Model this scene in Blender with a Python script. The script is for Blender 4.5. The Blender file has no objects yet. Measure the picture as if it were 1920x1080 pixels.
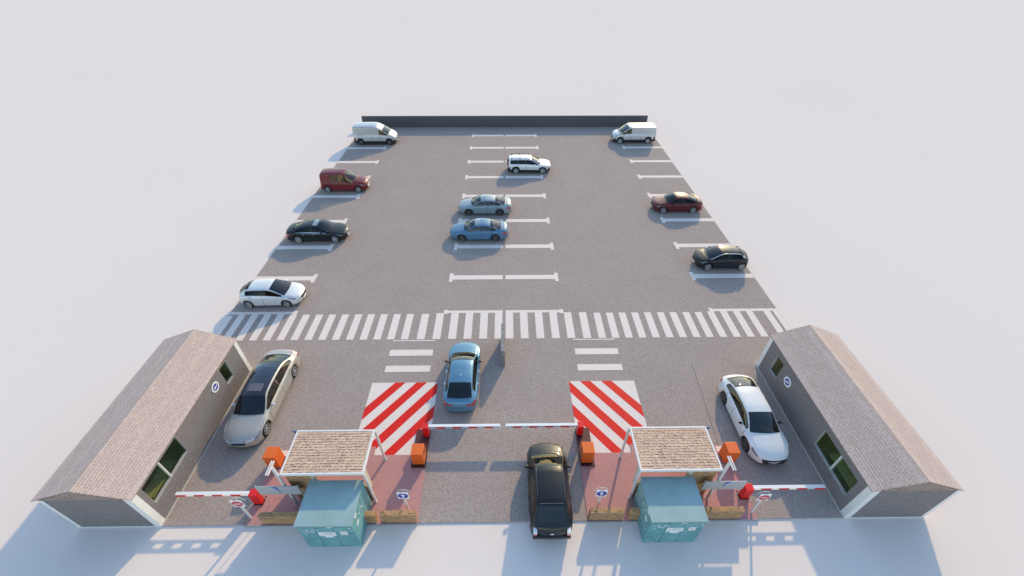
import bpy, bmesh, math, random
from mathutils import Vector, Matrix
R = math.radians
random.seed(7)
sc = bpy.context.scene
col = sc.collection

# ------------------------------------------------------------------ materials
MATS = {}
def newmat(name):
    m = bpy.data.materials.new(name); m.use_nodes = True
    nt = m.node_tree; b = nt.nodes['Principled BSDF']
    return m, nt, b
def setp(b, **kw):
    for k, v in kw.items():
        k = k.replace('_', ' ')
        if k in b.inputs: b.inputs[k].default_value = v
def rgb(c): return (c[0], c[1], c[2], 1.0)
def flat(name, c, rough=.5, metal=0., spec=.5, coat=0., noise=.06, scale=3.0, bump=0., bscale=60):
    if name in MATS: return MATS[name]
    m, nt, b = newmat(name)
    setp(b, Roughness=rough, Metallic=metal, Specular_IOR_Level=spec, Coat_Weight=coat, Coat_Roughness=.06)
    tc = nt.nodes.new('ShaderNodeTexCoord')
    n = nt.nodes.new('ShaderNodeTexNoise'); n.inputs['Scale'].default_value = scale; n.inputs['Detail'].default_value = 6
    nt.links.new(tc.outputs['Object'], n.inputs['Vector'])
    mr = nt.nodes.new('ShaderNodeMapRange'); mr.inputs['From Min'].default_value = .25; mr.inputs['From Max'].default_value = .75
    mr.inputs['To Min'].default_value = 1 - noise; mr.inputs['To Max'].default_value = 1 + noise
    nt.links.new(n.outputs['Fac'], mr.inputs['Value'])
    mx = nt.nodes.new('ShaderNodeVectorMath'); mx.operation = 'SCALE'; mx.inputs[0].default_value = c[:3]
    nt.links.new(mr.outputs['Result'], mx.inputs['Scale'])
    nt.links.new(mx.outputs['Vector'], b.inputs['Base Color'])
    if bump:
        n2 = nt.nodes.new('ShaderNodeTexNoise'); n2.inputs['Scale'].default_value = bscale
        nt.links.new(tc.outputs['Object'], n2.inputs['Vector'])
        bp = nt.nodes.new('ShaderNodeBump'); bp.inputs['Strength'].default_value = bump; bp.inputs['Distance'].default_value = .01
        nt.links.new(n2.outputs['Fac'], bp.inputs['Height']); nt.links.new(bp.outputs['Normal'], b.inputs['Normal'])
    MATS[name] = m
    return m
def grit(name, c, dark, light, scale=26., rough=.9, spec=.2, big=.03, bump=.5):
    """speckled stone surface: cells of different tone plus broad soft variation"""
    m, nt, b = newmat(name); setp(b, Roughness=rough, Specular_IOR_Level=spec)
    L = nt.links.new
    tc = nt.nodes.new('ShaderNodeTexCoord')
    v = nt.nodes.new('ShaderNodeTexVoronoi'); v.inputs['Scale'].default_value = scale; L(tc.outputs['Object'], v.inputs['Vector'])
    n = nt.nodes.new('ShaderNodeTexNoise'); n.inputs['Scale'].default_value = scale * .9; n.inputs['Detail'].default_value = 5; n.inputs['Roughness'].default_value = .75
    L(tc.outputs['Object'], n.inputs['Vector'])
    sx = nt.nodes.new('ShaderNodeSeparateColor'); L(v.outputs['Color'], sx.inputs['Color'])
    mix = nt.nodes.new('ShaderNodeMath'); mix.operation = 'ADD'
    L(sx.outputs['Red'], mix.inputs[0]); L(n.outputs['Fac'], mix.inputs[1])
    cr = nt.nodes.new('ShaderNodeValToRGB')
    e = cr.color_ramp.elements
    e[0].position = .3; e[0].color = rgb([q * dark for q in c]); e[1].position = .85; e[1].color = rgb([q * light for q in c])
    mr = nt.nodes.new('ShaderNodeMath'); mr.operation = 'MULTIPLY'; mr.inputs[1].default_value = .6
    L(mix.outputs[0], mr.inputs[0]); L(mr.outputs[0], cr.inputs['Fac'])
    n3 = nt.nodes.new('ShaderNodeTexNoise'); n3.inputs['Scale'].default_value = .35; n3.inputs['Detail'].default_value = 4
    L(tc.outputs['Object'], n3.inputs['Vector'])
    m3 = nt.nodes.new('ShaderNodeMapRange'); m3.inputs['From Min'].default_value = .3; m3.inputs['From Max'].default_value = .7
    m3.inputs['To Min'].default_value = 1 - big; m3.inputs['To Max'].default_value = 1 + big
    L(n3.outputs['Fac'], m3.inputs['Value'])
    vs = nt.nodes.new('ShaderNodeVectorMath'); vs.operation = 'SCALE'
    L(cr.outputs['Color'], vs.inputs[0]); L(m3.outputs['Result'], vs.inputs['Scale']); L(vs.outputs['Vector'], b.inputs['Base Color'])
    bp = nt.nodes.new('ShaderNodeBump'); bp.inputs['Strength'].default_value = bump; bp.inputs['Distance'].default_value = .012
    L(mr.outputs[0], bp.inputs['Height']); L(bp.outputs['Normal'], b.inputs['Normal'])
    MATS[name] = m
    return m
def brick(name, c1, c2, mortar, bw=.22, bh=.075, ms=.01, rough=.85, swap=None, offset=.5, bump=.4, usev=False, tone=.12, bias=0.):
    """brick / tile courses wrapped round a box: u runs along the wall, v up (or across on tops)"""
    m, nt, b = newmat(name); setp(b, Roughness=rough, Specular_IOR_Level=.2)
    L = nt.links.new
    tc = nt.nodes.new('ShaderNodeTexCoord')
    cb = nt.nodes.new('ShaderNodeCombineXYZ')
    if usev:
        L(tc.outputs['UV'], cb.inputs['X']); vec = tc.outputs['UV']
    else:
        g = nt.nodes.new('ShaderNodeNewGeometry')
        s1 = nt.nodes.new('ShaderNodeSeparateXYZ'); L(tc.outputs['Object'], s1.inputs[0])
        s2 = nt.nodes.new('ShaderNodeSeparateXYZ'); L(g.outputs['Normal'], s2.inputs[0])
        def gt(sock, th):
            a = nt.nodes.new('ShaderNodeMath'); a.operation = 'ABSOLUTE'; L(sock, a.inputs[0])
            t = nt.nodes.new('ShaderNodeMath'); t.operation = 'GREATER_THAN'; t.inputs[1].default_value = th; L(a.outputs[0], t.inputs[0]); return t.outputs[0]
        nx, nz = gt(s2.outputs['X'], .6), gt(s2.outputs['Z'], .6)
        def mixf(f, a, c):
            q = nt.nodes.new('ShaderNodeMix'); q.data_type = 'FLOAT'; L(f, q.inputs[0]); L(a, q.inputs[2]); L(c, q.inputs[3]); return q.outputs[0]
        u = mixf(nx, s1.outputs['X'], s1.outputs['Y']); v = mixf(nz, s1.outputs['Z'], s1.outputs['Y'])
        L(u, cb.inputs['X']); L(v, cb.inputs['Y']); vec = cb.outputs[0]
    bt = nt.nodes.new('ShaderNodeTexBrick'); bt.inputs['Scale'].default_value = 1; bt.offset = offset
    bt.inputs['Brick Width'].default_value = bw; bt.inputs['Row Height'].default_value = bh; bt.inputs['Mortar Size'].default_value = ms
    bt.inputs['Mortar Smooth'].default_value = .2; bt.inputs['Bias'].default_value = bias
    bt.inputs['Color1'].default_value = rgb(c1); bt.inputs['Color2'].default_value = rgb(c2); bt.inputs['Mortar'].default_value = rgb(mortar)
    L(vec, bt.inputs['Vector'])
    n = nt.nodes.new('ShaderNodeTexNoise'); n.inputs['Scale'].default_value = 9; n.inputs['Detail'].default_value = 6; n.inputs['Roughness'].default_value = .7
    L(tc.outputs['Object'], n.inputs['Vector'])
    mr = nt.nodes.new('ShaderNodeMapRange'); mr.inputs['From Min'].default_value = .25; mr.inputs['From Max'].default_value = .75
    mr.inputs['To Min'].default_value = 1 - tone; mr.inputs['To Max'].default_value = 1 + tone; L(n.outputs['Fac'], mr.inputs['Value'])
    vs = nt.nodes.new('ShaderNodeVectorMath'); vs.operation = 'SCALE'
    L(bt.outputs['Color'], vs.inputs[0]); L(mr.outputs['Result'], vs.inputs['Scale']); L(vs.outputs['Vector'], b.inputs['Base Color'])
    bp = nt.nodes.new('ShaderNodeBump'); bp.inputs['Strength'].default_value = bump; bp.inputs['Distance'].default_value = .01; bp.invert = True
    L(bt.outputs['Fac'], bp.inputs['Height']); L(bp.outputs['Normal'], b.inputs['Normal'])
    MATS[name] = m
    return m
def glass(name, tint, refl=.12, opac=.0, dark=(.01, .012, .015)):
    if name in MATS: return MATS[name]
    m, nt, b = newmat(name); L = nt.links.new
    out = nt.nodes['Material Output']; nt.nodes.remove(b)
    tr = nt.nodes.new('ShaderNodeBsdfTransparent'); tr.inputs['Color'].default_value = rgb(tint)
    pr = nt.nodes.new('ShaderNodeBsdfPrincipled'); pr.inputs['Base Color'].default_value = rgb(dark); pr.inputs['Roughness'].default_value = .35
    gl = nt.nodes.new('ShaderNodeBsdfGlossy'); gl.inputs['Roughness'].default_value = .03; gl.inputs['Color'].default_value = (.95, .97, 1, 1)
    m1 = nt.nodes.new('ShaderNodeMixShader'); m1.inputs[0].default_value = opac; L(tr.outputs[0], m1.inputs[1]); L(pr.outputs[0], m1.inputs[2])
    lw = nt.nodes.new('ShaderNodeLayerWeight'); lw.inputs['Blend'].default_value = .5
    pw = nt.nodes.new('ShaderNodeMath'); pw.operation = 'POWER'; pw.inputs[1].default_value = 5; L(lw.outputs['Facing'], pw.inputs[0])
    ad = nt.nodes.new('ShaderNodeMath'); ad.operation = 'MULTIPLY_ADD'; ad.inputs[1].default_value = .9; ad.inputs[2].default_value = max(.04 + refl, .02); ad.use_clamp = True; L(pw.outputs[0], ad.inputs[0])
    m2 = nt.nodes.new('ShaderNodeMixShader'); L(ad.outputs[0], m2.inputs[0]); L(m1.outputs[0], m2.inputs[1]); L(gl.outputs[0], m2.inputs[2])
    L(m2.outputs[0], out.inputs['Surface'])
    MATS[name] = m
    return m
def paint(name, c, metal=.0, rough=.35):
    if name in MATS: return MATS[name]
    m = flat(name, c, rough=max(rough, .4), metal=metal, spec=.3, coat=.45, noise=.02, scale=2)
    return m

M_ground = flat('white_render', (.765, .668, .628), rough=.9, spec=.0, noise=.012, scale=.05)
M_asph = grit('grey_gravel_asphalt', (.355, .292, .270), .78, 1.21, scale=27, spec=.04)
M_asph2 = grit('dark_wall_render', (.092, .090, .104), .8, 1.25, scale=14)
M_line = flat('road_paint', (.765, .668, .628), rough=.8, noise=.03, scale=5, spec=.05)
M_red = flat('red_road_paint', (.68, .018, .014), rough=.6, noise=.05, scale=4, spec=.2)
M_paver = brick('pink_pavers', (.52, .27, .265), (.48, .24, .24), (.43, .235, .235), .14, .07, .005, bump=.3, tone=.08)
M_brick = brick('yellow_brick', (.54, .26, .10), (.21, .095, .045), (.46, .34, .22), .22, .08, .014, tone=.3)
M_wall = brick('grey_brick', (.215, .192, .195), (.155, .139, .147), (.265, .24, .245), .15, .062, .008, tone=.05)
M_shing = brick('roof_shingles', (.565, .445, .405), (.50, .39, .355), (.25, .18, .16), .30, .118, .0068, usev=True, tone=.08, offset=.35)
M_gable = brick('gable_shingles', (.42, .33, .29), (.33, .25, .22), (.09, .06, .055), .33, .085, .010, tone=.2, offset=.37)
M_tab = [flat('tan_shingle_%s' % k, c, rough=.9, noise=.15, scale=14, spec=.15) for k, c in
         (('light', (.67, .465, .35)), ('mid', (.61, .42, .315)), ('rose', (.58, .395, .315)), ('deep', (.52, .35, .275)))]
M_tabdark = flat('shingle_gap', (.075, .05, .04), rough=1, spec=.1)
M_white = flat('white_trim', (.74, .72, .71), rough=.5, noise=.04)
M_beige = flat('beige_panel', (.50, .47, .40), rough=.6, noise=.04)
M_olive = flat('olive_plaster', (.60, .56, .22), rough=.8, noise=.08)
M_floorint = brick('green_boards', (.36, .42, .22), (.30, .36, .18), (.16, .20, .11), 1.2, .12, .01, tone=.1)
M_orange = flat('orange_enamel', (.74, .135, .012), rough=.4, noise=.03)
M_cab = flat('red_enamel', (.70, .012, .010), rough=.35, noise=.03)
M_plinth = flat('maroon_plinth', (.075, .012, .012), rough=.6, noise=.1)
M_metal = flat('pale_grey_metal', (.60, .59, .60), rough=.5, metal=.0, noise=.04)
M_board = flat('grey_board', (.40, .41, .43), rough=.5, noise=.03)
M_blue = flat('sign_blue', (.03, .035, .36), rough=.4, noise=.02)
M_dblue = flat('panel_blue', (.02, .06, .22), rough=.4, noise=.02)
M_signwhite = flat('sign_white', (.78, .78, .80), rough=.4, noise=.02)
M_signred = flat('sign_red', (.55, .02, .03), rough=.4, noise=.02)
M_black = flat('black_rubber', (.012, .012, .013), rough=.7, noise=.1)
M_trim = flat('black_trim', (.015, .015, .017), rough=.4, noise=.05)
M_seam = flat('panel_gap', (.01, .01, .01), rough=.9)
M_chrome = flat('chrome', (.75, .76, .78), rough=.15, metal=1.0, noise=.02)
M_alloy = flat('alloy', (.60, .61, .63), rough=.3, metal=.8, noise=.03)
M_alloyd = flat('dark_alloy', (.20, .19, .185), rough=.3, metal=.8, noise=.03)
M_steel = flat('steel_wheel', (.10, .10, .105), rough=.5, metal=.3, noise=.05)
M_lamp = flat('headlight_lens', (.20, .23, .28), rough=.08, coat=1, noise=.2, scale=18)
M_lampround = flat('round_lamp', (.55, .60, .68), rough=.05, metal=.6, coat=1, noise=.1, scale=20)
M_tail = flat('tail_lens', (.42, .02, .018), rough=.15, coat=1, noise=.1, scale=14)
M_plate = flat('plate', (.72, .72, .70), rough=.5)
M_tan = flat('tan_leather', (.36, .26, .15), rough=.6, noise=.1, scale=8)
M_greyin = flat('grey_cloth', (.11, .11, .115), rough=.8, noise=.1, scale=8)
M_darkin = flat('dark_cloth', (.025, .025, .028), rough=.8, noise=.1, scale=8)
M_kerb = flat('pale_kerb', (.50, .48, .44), rough=.8, noise=.08)
M_seamline = flat('slab_seam', (.40, .365, .33), rough=.9)
M_seamdark = flat('slab_seam_dark', (.15, .13, .13), rough=.9)
# teal cabinet: weathered paint with pale scuffs
def teal():
    m, nt, b = newmat('weathered_teal_paint'); L = nt.links.new; setp(b, Roughness=.45, Specular_IOR_Level=.4)
    tc = nt.nodes.new('ShaderNodeTexCoord')
    n = nt.nodes.new('ShaderNodeTexNoise'); n.inputs['Scale'].default_value = 1.6; n.inputs['Detail'].default_value = 9; n.inputs['Roughness'].default_value = .72
    mp = nt.nodes.new('ShaderNodeMapping'); mp.inputs['Scale'].default_value = (1, 2.2, 1); L(tc.outputs['Object'], mp.inputs['Vector']); L(mp.outputs[0], n.inputs['Vector'])
    cr = nt.nodes.new('ShaderNodeValToRGB'); e = cr.color_ramp.elements
    e[0].position = .30; e[0].color = (.065, .235, .265, 1); e[1].position = .72; e[1].color = (.21, .42, .45, 1)
    L(n.outputs['Fac'], cr.inputs['Fac'])
    n2 = nt.nodes.new('ShaderNodeTexNoise'); n2.inputs['Scale'].default_value = 3.1; n2.inputs['Detail'].default_value = 12; n2.inputs['Roughness'].default_value = .8
    L(tc.outputs['Object'], n2.inputs['Vector'])
    c2 = nt.nodes.new('ShaderNodeValToRGB'); c2.color_ramp.elements[0].position = .67; c2.color_ramp.elements[1].position = .72; L(n2.outputs['Fac'], c2.inputs['Fac'])
    mx = nt.nodes.new('ShaderNodeMix'); mx.data_type = 'RGBA'; L(c2.outputs['Color'], mx.inputs[0]); L(cr.outputs['Color'], mx.inputs[6]); mx.inputs[7].default_value = (.38, .52, .50, 1)
    L(mx.outputs[2], b.inputs['Base Color']); return m
M_teal = teal()
M_teallid = flat('faded_teal_lid', (.27, .39, .405), rough=.5, noise=.14, scale=1.2)
M_tealseam = flat('teal_seam', (.02, .10, .11), rough=.7)
G_room = glass('greenish_window_glass', (.86, .90, .72), refl=.0)

# ------------------------------------------------------------------ mesh helpers
class MB:
    def __init__(s): s.v = []; s.f = []; s.m = []; s.uv = {}
    def quad(s, pts, mi=0, uv=None):
        b = len(s.v); s.v += [tuple(p) for p in pts]; s.f.append(tuple(range(b, b + len(pts)))); s.m.append(mi)
        if uv: s.uv[len(s.f) - 1] = uv
    def box(s, x0, x1, y0, y1, z0, z1, mi=0):
        x0, x1 = min(x0, x1), max(x0, x1); y0, y1 = min(y0, y1), max(y0, y1)
        b = len(s.v)
        s.v += [(x0, y0, z0), (x1, y0, z0), (x1, y1, z0), (x0, y1, z0), (x0, y0, z1), (x1, y0, z1), (x1, y1, z1), (x0, y1, z1)]
        for f in ((0, 3, 2, 1), (4, 5, 6, 7), (0, 1, 5, 4), (1, 2, 6, 5), (2, 3, 7, 6), (3, 0, 4, 7)):
            s.f.append(tuple(b + i for i in f)); s.m.append(mi)
    def prism(s, poly, axis, a0, a1, mi=0):
        """extrude a 2D polygon along an axis ('x','y','z')"""
        def P(u, v, w): return {'x': (w, u, v), 'y': (u, w, v), 'z': (u, v, w)}[axis]
        n = len(poly); b = len(s.v)
        s.v += [P(u, v, a0) for u, v in poly] + [P(u, v, a1) for u, v in poly]
        s.f.append(tuple(range(b, b + n))); s.m.append(mi)
        s.f.append(tuple(range(b + 2 * n - 1, b + n - 1, -1))); s.m.append(mi)
        for i in range(n):
            j = (i + 1) % n
            s.f.append((b + j, b + i, b + n + i, b + n + j)); s.m.append(mi)
    def tube(s, pts, r, n=10, mi=0, closed=False):
        pts = [Vector(p) for p in pts]; rings = []
        for i, p in enumerate(pts):
            d = (pts[min(i + 1, len(pts) - 1)] - pts[max(i - 1, 0)]).normalized()
            up = Vector((0, 0, 1)) if abs(d.z) < .95 else Vector((1, 0, 0))
            a = d.cross(up).normalized(); c = d.cross(a).normalized()
            b = len(s.v); rings.append(b)
            for k in range(n):
                t = 2 * math.pi * k / n
                s.v.append(tuple(p + (a * math.cos(t) + c * math.sin(t)) * r))
        for i in range(len(rings) - 1):
            for k in range(n):
                q = (k + 1) % n
                s.f.append((rings[i] + k, rings[i] + q, rings[i + 1] + q, rings[i + 1] + k)); s.m.append(mi)
        s.f.append(tuple(rings[0] + k for k in range(n))); s.m.append(mi)
        s.f.append(tuple(rings[-1] + k for k in reversed(range(n)))); s.m.append(mi)
    def build(s, name, mats, parent=None, smooth=None, bevel=0.):
        me = bpy.data.meshes.new(name); me.from_pydata(s.v, [], s.f)
        if not isinstance(mats, (list, tuple)): mats = [mats]
        for m in mats: me.materials.append(m)
        for p, mi in zip(me.polygons, s.m): p.material_index = mi
        if s.uv:
            ul = me.uv_layers.new(name='UVMap')
            for fi, uv in s.uv.items():
                for li, c in zip(me.polygons[fi].loop_indices, uv): ul.data[li].uv = c
        bm = bmesh.new(); bm.from_mesh(me)
        bmesh.ops.remove_doubles(bm, verts=bm.verts, dist=1e-5)
        bmesh.ops.recalc_face_normals(bm, faces=bm.faces)
        if bevel:
            ed = [e for e in bm.edges if len(e.link_faces) == 2 and e.calc_face_angle(0) > .6]
            bmesh.ops.bevel(bm, geom=ed, offset=bevel, segments=2, affect='EDGES', profile=.6)
        bm.to_mesh(me); bm.free()
        o = bpy.data.objects.new(name, me); col.objects.link(o)
        if smooth is not None:
            for p in me.polygons: p.use_smooth = True
            me.set_sharp_from_angle(angle=R(smooth))
        if parent: o.parent = parent
        return o
def thing(name, loc, label, cat, rz=0., group=None):
    o = bpy.data.objects.new(name, None); col.objects.link(o); o.location = loc; o.rotation_euler = (0, 0, rz)
    o.empty_display_size = .3
    return tag(o, label, cat, group)
def tag(o, label, cat, group=None):
    o['label'] = label; o['category'] = cat
    if group: o['group'] = group
    return o
def struct(o): o['kind'] = 'structure'; return o

CX = -.25                                      # mirror plane of the two traffic islands
YF = 8.06                                      # front edge of the lot
# ------------------------------------------------------------------ ground, lot, paint
b = MB(); b.quad([(-1500, -300, -.05), (1500, -300, -.05), (1500, 2500, -.05), (-1500, 2500, -.05)])
struct(b.build('ground', M_ground))
b = MB(); b.box(-18.62, 18.38, YF, 56.72, -.05, 0)
struct(b.build('parking_lot', M_asph))
b = MB()
b.box(-15.05, 14.80, 16.79, 16.815, .001, .004, 0)
b.prism([(10.545, 11.6), (10.575, 11.6), (10.985, 16.78), (10.955, 16.78)], 'z', .001, .004, 1)
struct(b.build('road', [M_seamline, M_seamdark]))
# thin kerb strips along the wall feet
b = MB(); b.box(-15.045, -14.99, 8.06, 16.9, .001, .03); b.box(14.74, 14.795, 8.06, 16.9, .001, .03)
struct(b.build('kerb', M_kerb))

b = MB()
ZP = (.002, .006)
# bay lines
rowsY = [25.29, 29.33, 33.35, 37.97, 42.06, 45.93, 49.85, 53.80]
for y in [21.55] + rowsY[:]:
    h = .25 if y > 22 else .12
    w = .5 if y > 22 else .2
    if y < 53:
        b.box(-18.60, -14.40, y - h, y + h, *ZP); b.box(-14.40, -14.13, y - w, y + w, *ZP)
        b.box(13.99, 18.36, y - h, y + h, *ZP); b.box(13.72, 13.99, y - w, y + w, *ZP)
    b.box(-4.02, -.32, y - h, y + h, *ZP); b.box(-4.28, -4.02, y - w, y + w, *ZP)
    b.box(-.12, 3.53, y - h, y + h, *ZP); b.box(3.53, 3.79, y - w, y + w, *ZP)
struct(b.build('parking_bay_lines', M_line))
b = MB(); ZP = (.002, .010)
xs = [-18.35, -17.96, -17.11, -16.25, -15.39, -14.53, -13.66, -12.79, -11.92, -11.06, -10.18, -9.33, -8.47, -7.6, -6.73, -5.74, -4.75, -3.76, -2.79, -1.8, -.83,
      -.12, .84, 1.84, 2.82, 3.8, 4.81, 5.79, 6.64, 7.49, 8.35, 9.21, 10.09, 10.94, 11.81, 12.65, 13.51, 14.39, 15.28, 16.15, 17.35]
for x in xs:
    w = .5 if -6 < x < 5 else .46
    if x == -18.35: b.box(-18.6, -18.3, 19.03, 21.30, *ZP); continue
    b.box(x, x + w, 19.03, 21.36 if abs(x) > 5 and x < 13 and x > -14.9 else 21.42, *ZP)
b.box(18.0, 18.36, 19.03, 21.42, *ZP)
struct(b.build('crosswalk', M_line))
b = MB()
for x0, x1 in ((-7.2, -4.56), (4.13, 6.78)):
    b.box(x0, x1, 17.66, 18.15, *ZP); b.box(x0, x1, 16.42, 16.89, *ZP); b.box(x0, x1, 18.87, 18.95, *ZP)
struct(b.build('lane_markings', M_line))
def clip(poly, fn):
    out = []
    for i in range(len(poly)):
        a, c = poly[i], poly[(i + 1) % len(poly)]; fa, fc = fn(a), fn(c)
        if fa >= 0: out.append(a)
        if (fa >= 0) != (fc >= 0):
            t = fa / (fa - fc); out.append((a[0] + (c[0] - a[0]) * t, a[1] + (c[1] - a[1]) * t))
    return out
# hatched no-go areas in front of the islands
b = MB(); br = MB()
for s in (0, 1):
    mx = (lambda x: x) if s == 0 else (lambda x: 2 * CX - x + .02)
    area = [(-7.72, 11.68), (-6.60, 11.68), (-6.60, 11.22), (-3.98, 11.22), (-3.98, 15.65), (-7.72, 15.65)]
    b.prism([(mx(x), y) for x, y in area], 'z', .001, .005)
    b.prism([(mx(x), y) for x, y in ((-11.35, 11.22), (-10.85, 11.22), (-10.85, 11.53), (-11.35, 11.53))], 'z', .001, .005)
    for k in range(0, 4):
        x0 = -6.42 + 1.215 * k            # x of the band's left edge at y = 15.65
        for rect in (((-7.72, -6.60), (11.68, 15.65)), ((-6.60, -3.98), (11.22, 15.65))):
            (xa, xb), (ya, yb) = rect
            p = [(xa, ya), (xb, ya), (xb, yb), (xa, yb)]
            p = clip(p, lambda q: q[0] - (x0 - (15.65 - q[1]) / 1.28))
            if len(p) > 2: p = clip(p, lambda q: (x0 + .6 - (15.65 - q[1]) / 1.28) - q[0])
            if len(p) > 2: br.prism([(mx(x), y) for x, y in p], 'z', .0055, .009)
struct(b.build('hatched_marking', M_line)); struct(br.build('hatched_marking_stripes', M_red))
# islands
for s in (0, 1):
    mx = (lambda x: x) if s == 0 else (lambda x: 2 * CX - x)
    b = MB()
    pl = [(-11.45, 8.02), (-3.98, 8.02), (-3.98, 11.22), (-6.60, 11.22), (-6.60, 11.67), (-10.85, 11.67), (-10.85, 11.22), (-11.45, 11.22)]
    b.prism([(mx(x), y) for x, y in pl], 'z', -.049, .035)
    struct(b.build('pavement', M_paver))
    b = MB(); b.box(mx(-11.47), mx(-3.97), 7.985, 8.018, -.049, .045)
    struct(b.build('kerb', flat('grey_kerb', (.30, .30, .31), rough=.8)))

# ------------------------------------------------------------------ walls
t = thing('boundary_wall', (-.12, 56.72, 0), 'long low charcoal wall across the far end of the parking lot', 'wall')
b = MB(); b.box(-18.34, 18.34, .01, .24, -.05, 1.38); b.build('wall', M_asph2, t)
t = thing('divider_wall', (-.27, 16.8, 0), 'short narrow grey divider wall standing alone in the middle lane beside the blue car driving away', 'wall')
b = MB(); b.box(-.115, .115, 0, 2.25, 0, 1.32); b.build('wall', grit('divider_render', (.255, .237, .235), .7, 1.3, scale=19), t)

# ------------------------------------------------------------------ guard buildings
def arrow_poly(s=1.):
    return [(0, .5), (.30, .14), (.11, .14), (.11, -.45), (-.11, -.45), (-.11, .14), (-.30, .14)]
def disc(mb, c, r, n, axis, a0, a1, mi):
    mb.prism([(c[0] + r * math.cos(2 * math.pi * k / n), c[1] + r * math.sin(2 * math.pi * k / n)) for k in range(n)], axis, a0, a1, mi)
def building(side, label):
    # local frame: x runs from the drive side (0) outward, mirrored for the right building
    sx = -1 if side == 0 else 1
    x0 = -15.05 if side == 0 else 14.80
    t = thing('guard_building', (x0, YF, 0), label, 'building', group='long low guard buildings beside the outer lanes')
    W, D, H, RZ = 3.57, 8.72, 2.50, 3.24
    X = lambda v: sx * v
    wy = [(.50, 2.95), (6.76, 7.44)] if side == 0 else [(.60, 3.10), (6.98, 7.70)]
    wz = [(1.05, 2.27), (1.02, 2.22)] if side == 0 else [(.80, 1.99), (.80, 2.00)]
    th = .16
    b = MB()
    # drive-side wall with two openings
    ys = [0, wy[0][0], wy[0][1], wy[1][0], wy[1][1], D]
    for i in (0, 2, 4): b.box(X(0), X(th), ys[i], ys[i + 1], -.049, H)
    for i, (ya, yb) in enumerate(wy):
        b.box(X(0), X(th), ya, yb, -.049, wz[i][0]); b.box(X(0), X(th), ya, yb, wz[i][1], H)
    oy = [(1.0, 3.8), (5.2, 7.8)]; oz0, oz1 = .9, 2.3  # unseen outer-wall openings, added to let daylight into the rooms
    b.box(X(W - th), X(W), 0, 1.0, -.049, H); b.box(X(W - th), X(W), 3.8, 5.2, -.049, H); b.box(X(W - th), X(W), 7.8, D, -.049, H)
    for ya, yb in oy: b.box(X(W - th), X(W), ya, yb, -.049, oz0); b.box(X(W - th), X(W), ya, yb, oz1, H)
    b.box(X(th), X(W - th), 0, th, -.049, H); b.box(X(th), X(W - th), D - th, D, -.049, H)
    b.build('wall', M_wall, t)
    b = MB()      # inside lining
    e = .012
    b.quad([(X(th + e), th + e, .02), (X(W - th - e), th + e, .02), (X(W - th - e), D - th - e, .02), (X(th + e), D - th - e, .02)])
    b.build('interior_floor', M_floorint, t)
    b = MB()
    
    for ya, yb in ((th + .003, 1.0), (3.8, 5.2), (7.8, D - th - .003)): b.box(X(W - th - .02), X(W - th - .003), ya, yb, .03, H)
    for ya, yb in oy: b.box(X(W - th - .02), X(W - th - .003), ya, yb, .03, oz0); b.box(X(W - th - .02), X(W - th - .003), ya, yb, oz1, H)
    b.box(X(th + .003), X(W - th - .03), th + .003, th + .02, .03, H); b.box(X(th + .003), X(W - th - .03), D - th - .02, D - th - .003, .03, H)
    b.box(X(th + .003), X(W - th - .03), 4.4, 4.5, .03, H)
    b.build('interior_wall', M_olive, t)
    b = MB(); b.box(X(.5), X(1.1), .9, 2.6, .7, .74); 
    for yy in (.95, 2.5): b.box(X(.52), X(1.08), yy, yy + .05, .03, .7)
    b.box(X(1.5), X(1.56), 1.2, 2.0, .03, 1.0, 1)
    b.build('desk', [M_floorint, M_beige], t)
    ovo = .30 if side == 0 else .10; ovx = .09; rx = (W + ovo - ovx) / 2
    # gable ends
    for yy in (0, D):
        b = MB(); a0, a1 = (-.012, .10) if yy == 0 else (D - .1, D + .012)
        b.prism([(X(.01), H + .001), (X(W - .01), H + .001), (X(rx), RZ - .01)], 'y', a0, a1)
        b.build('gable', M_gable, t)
    # roof slopes: 16 overlapping courses each
    b = MB()
    n = 16; ovy = .03; half = rx + ovx; rise = RZ - H; slope = rise / rx
    for sd in (0, 1):
        for k in range(n):
            d0, d1 = half * k / n, half * (k + 1) / n      # distance from the eave inwards (horizontal)
            for (u0, u1) in ((d0, d1 + .02),):
                if k == n - 1: u1 = half
                def P(u, y, dz=0):
                    xx = -ovx + u if sd == 0 else W + ovo - u
                    return (X(xx), y, RZ - (half - u) * slope + dz)
                lift = .014
                ya, yb = -ovy, D + ovy
                L_ = math.hypot(1, slope)
                uv = [(ya, u0 * L_), (yb, u0 * L_), (yb, d1 * L_), (ya, d1 * L_)]
                b.quad([P(u0, ya, .017), P(u0, yb, .017), P(u1, yb, .012 if k < n - 1 else .017), P(u1, ya, .012 if k < n - 1 else .017)], 0, uv)
                b.quad([P(u0, ya, .017), P(u0, yb, .017), P(u0, yb, -.02), P(u0, ya, -.02)], 0, [(ya, u0), (yb, u0), (yb, u0 + .01), (ya, u0 + .01)])
                for y in (ya, yb):
                    b.quad([P(u0, y, .017), P(u1, y, .012), P(u1, y, -.02), P(u0, y, -.02)], 0, [(0, 0)] * 4)
        def Q(u, y): 
            xx = -ovx + u if sd == 0 else W + ovo - u
            return (X(xx), y, RZ - (half - u) * slope - .022)
        b.quad([Q(0, -ovy), Q(0, D + ovy), Q(half, D + ovy), Q(half, -ovy)], 0, [(0, 0)] * 4)
    roof = b.build('roof', M_shing, t)
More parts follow.
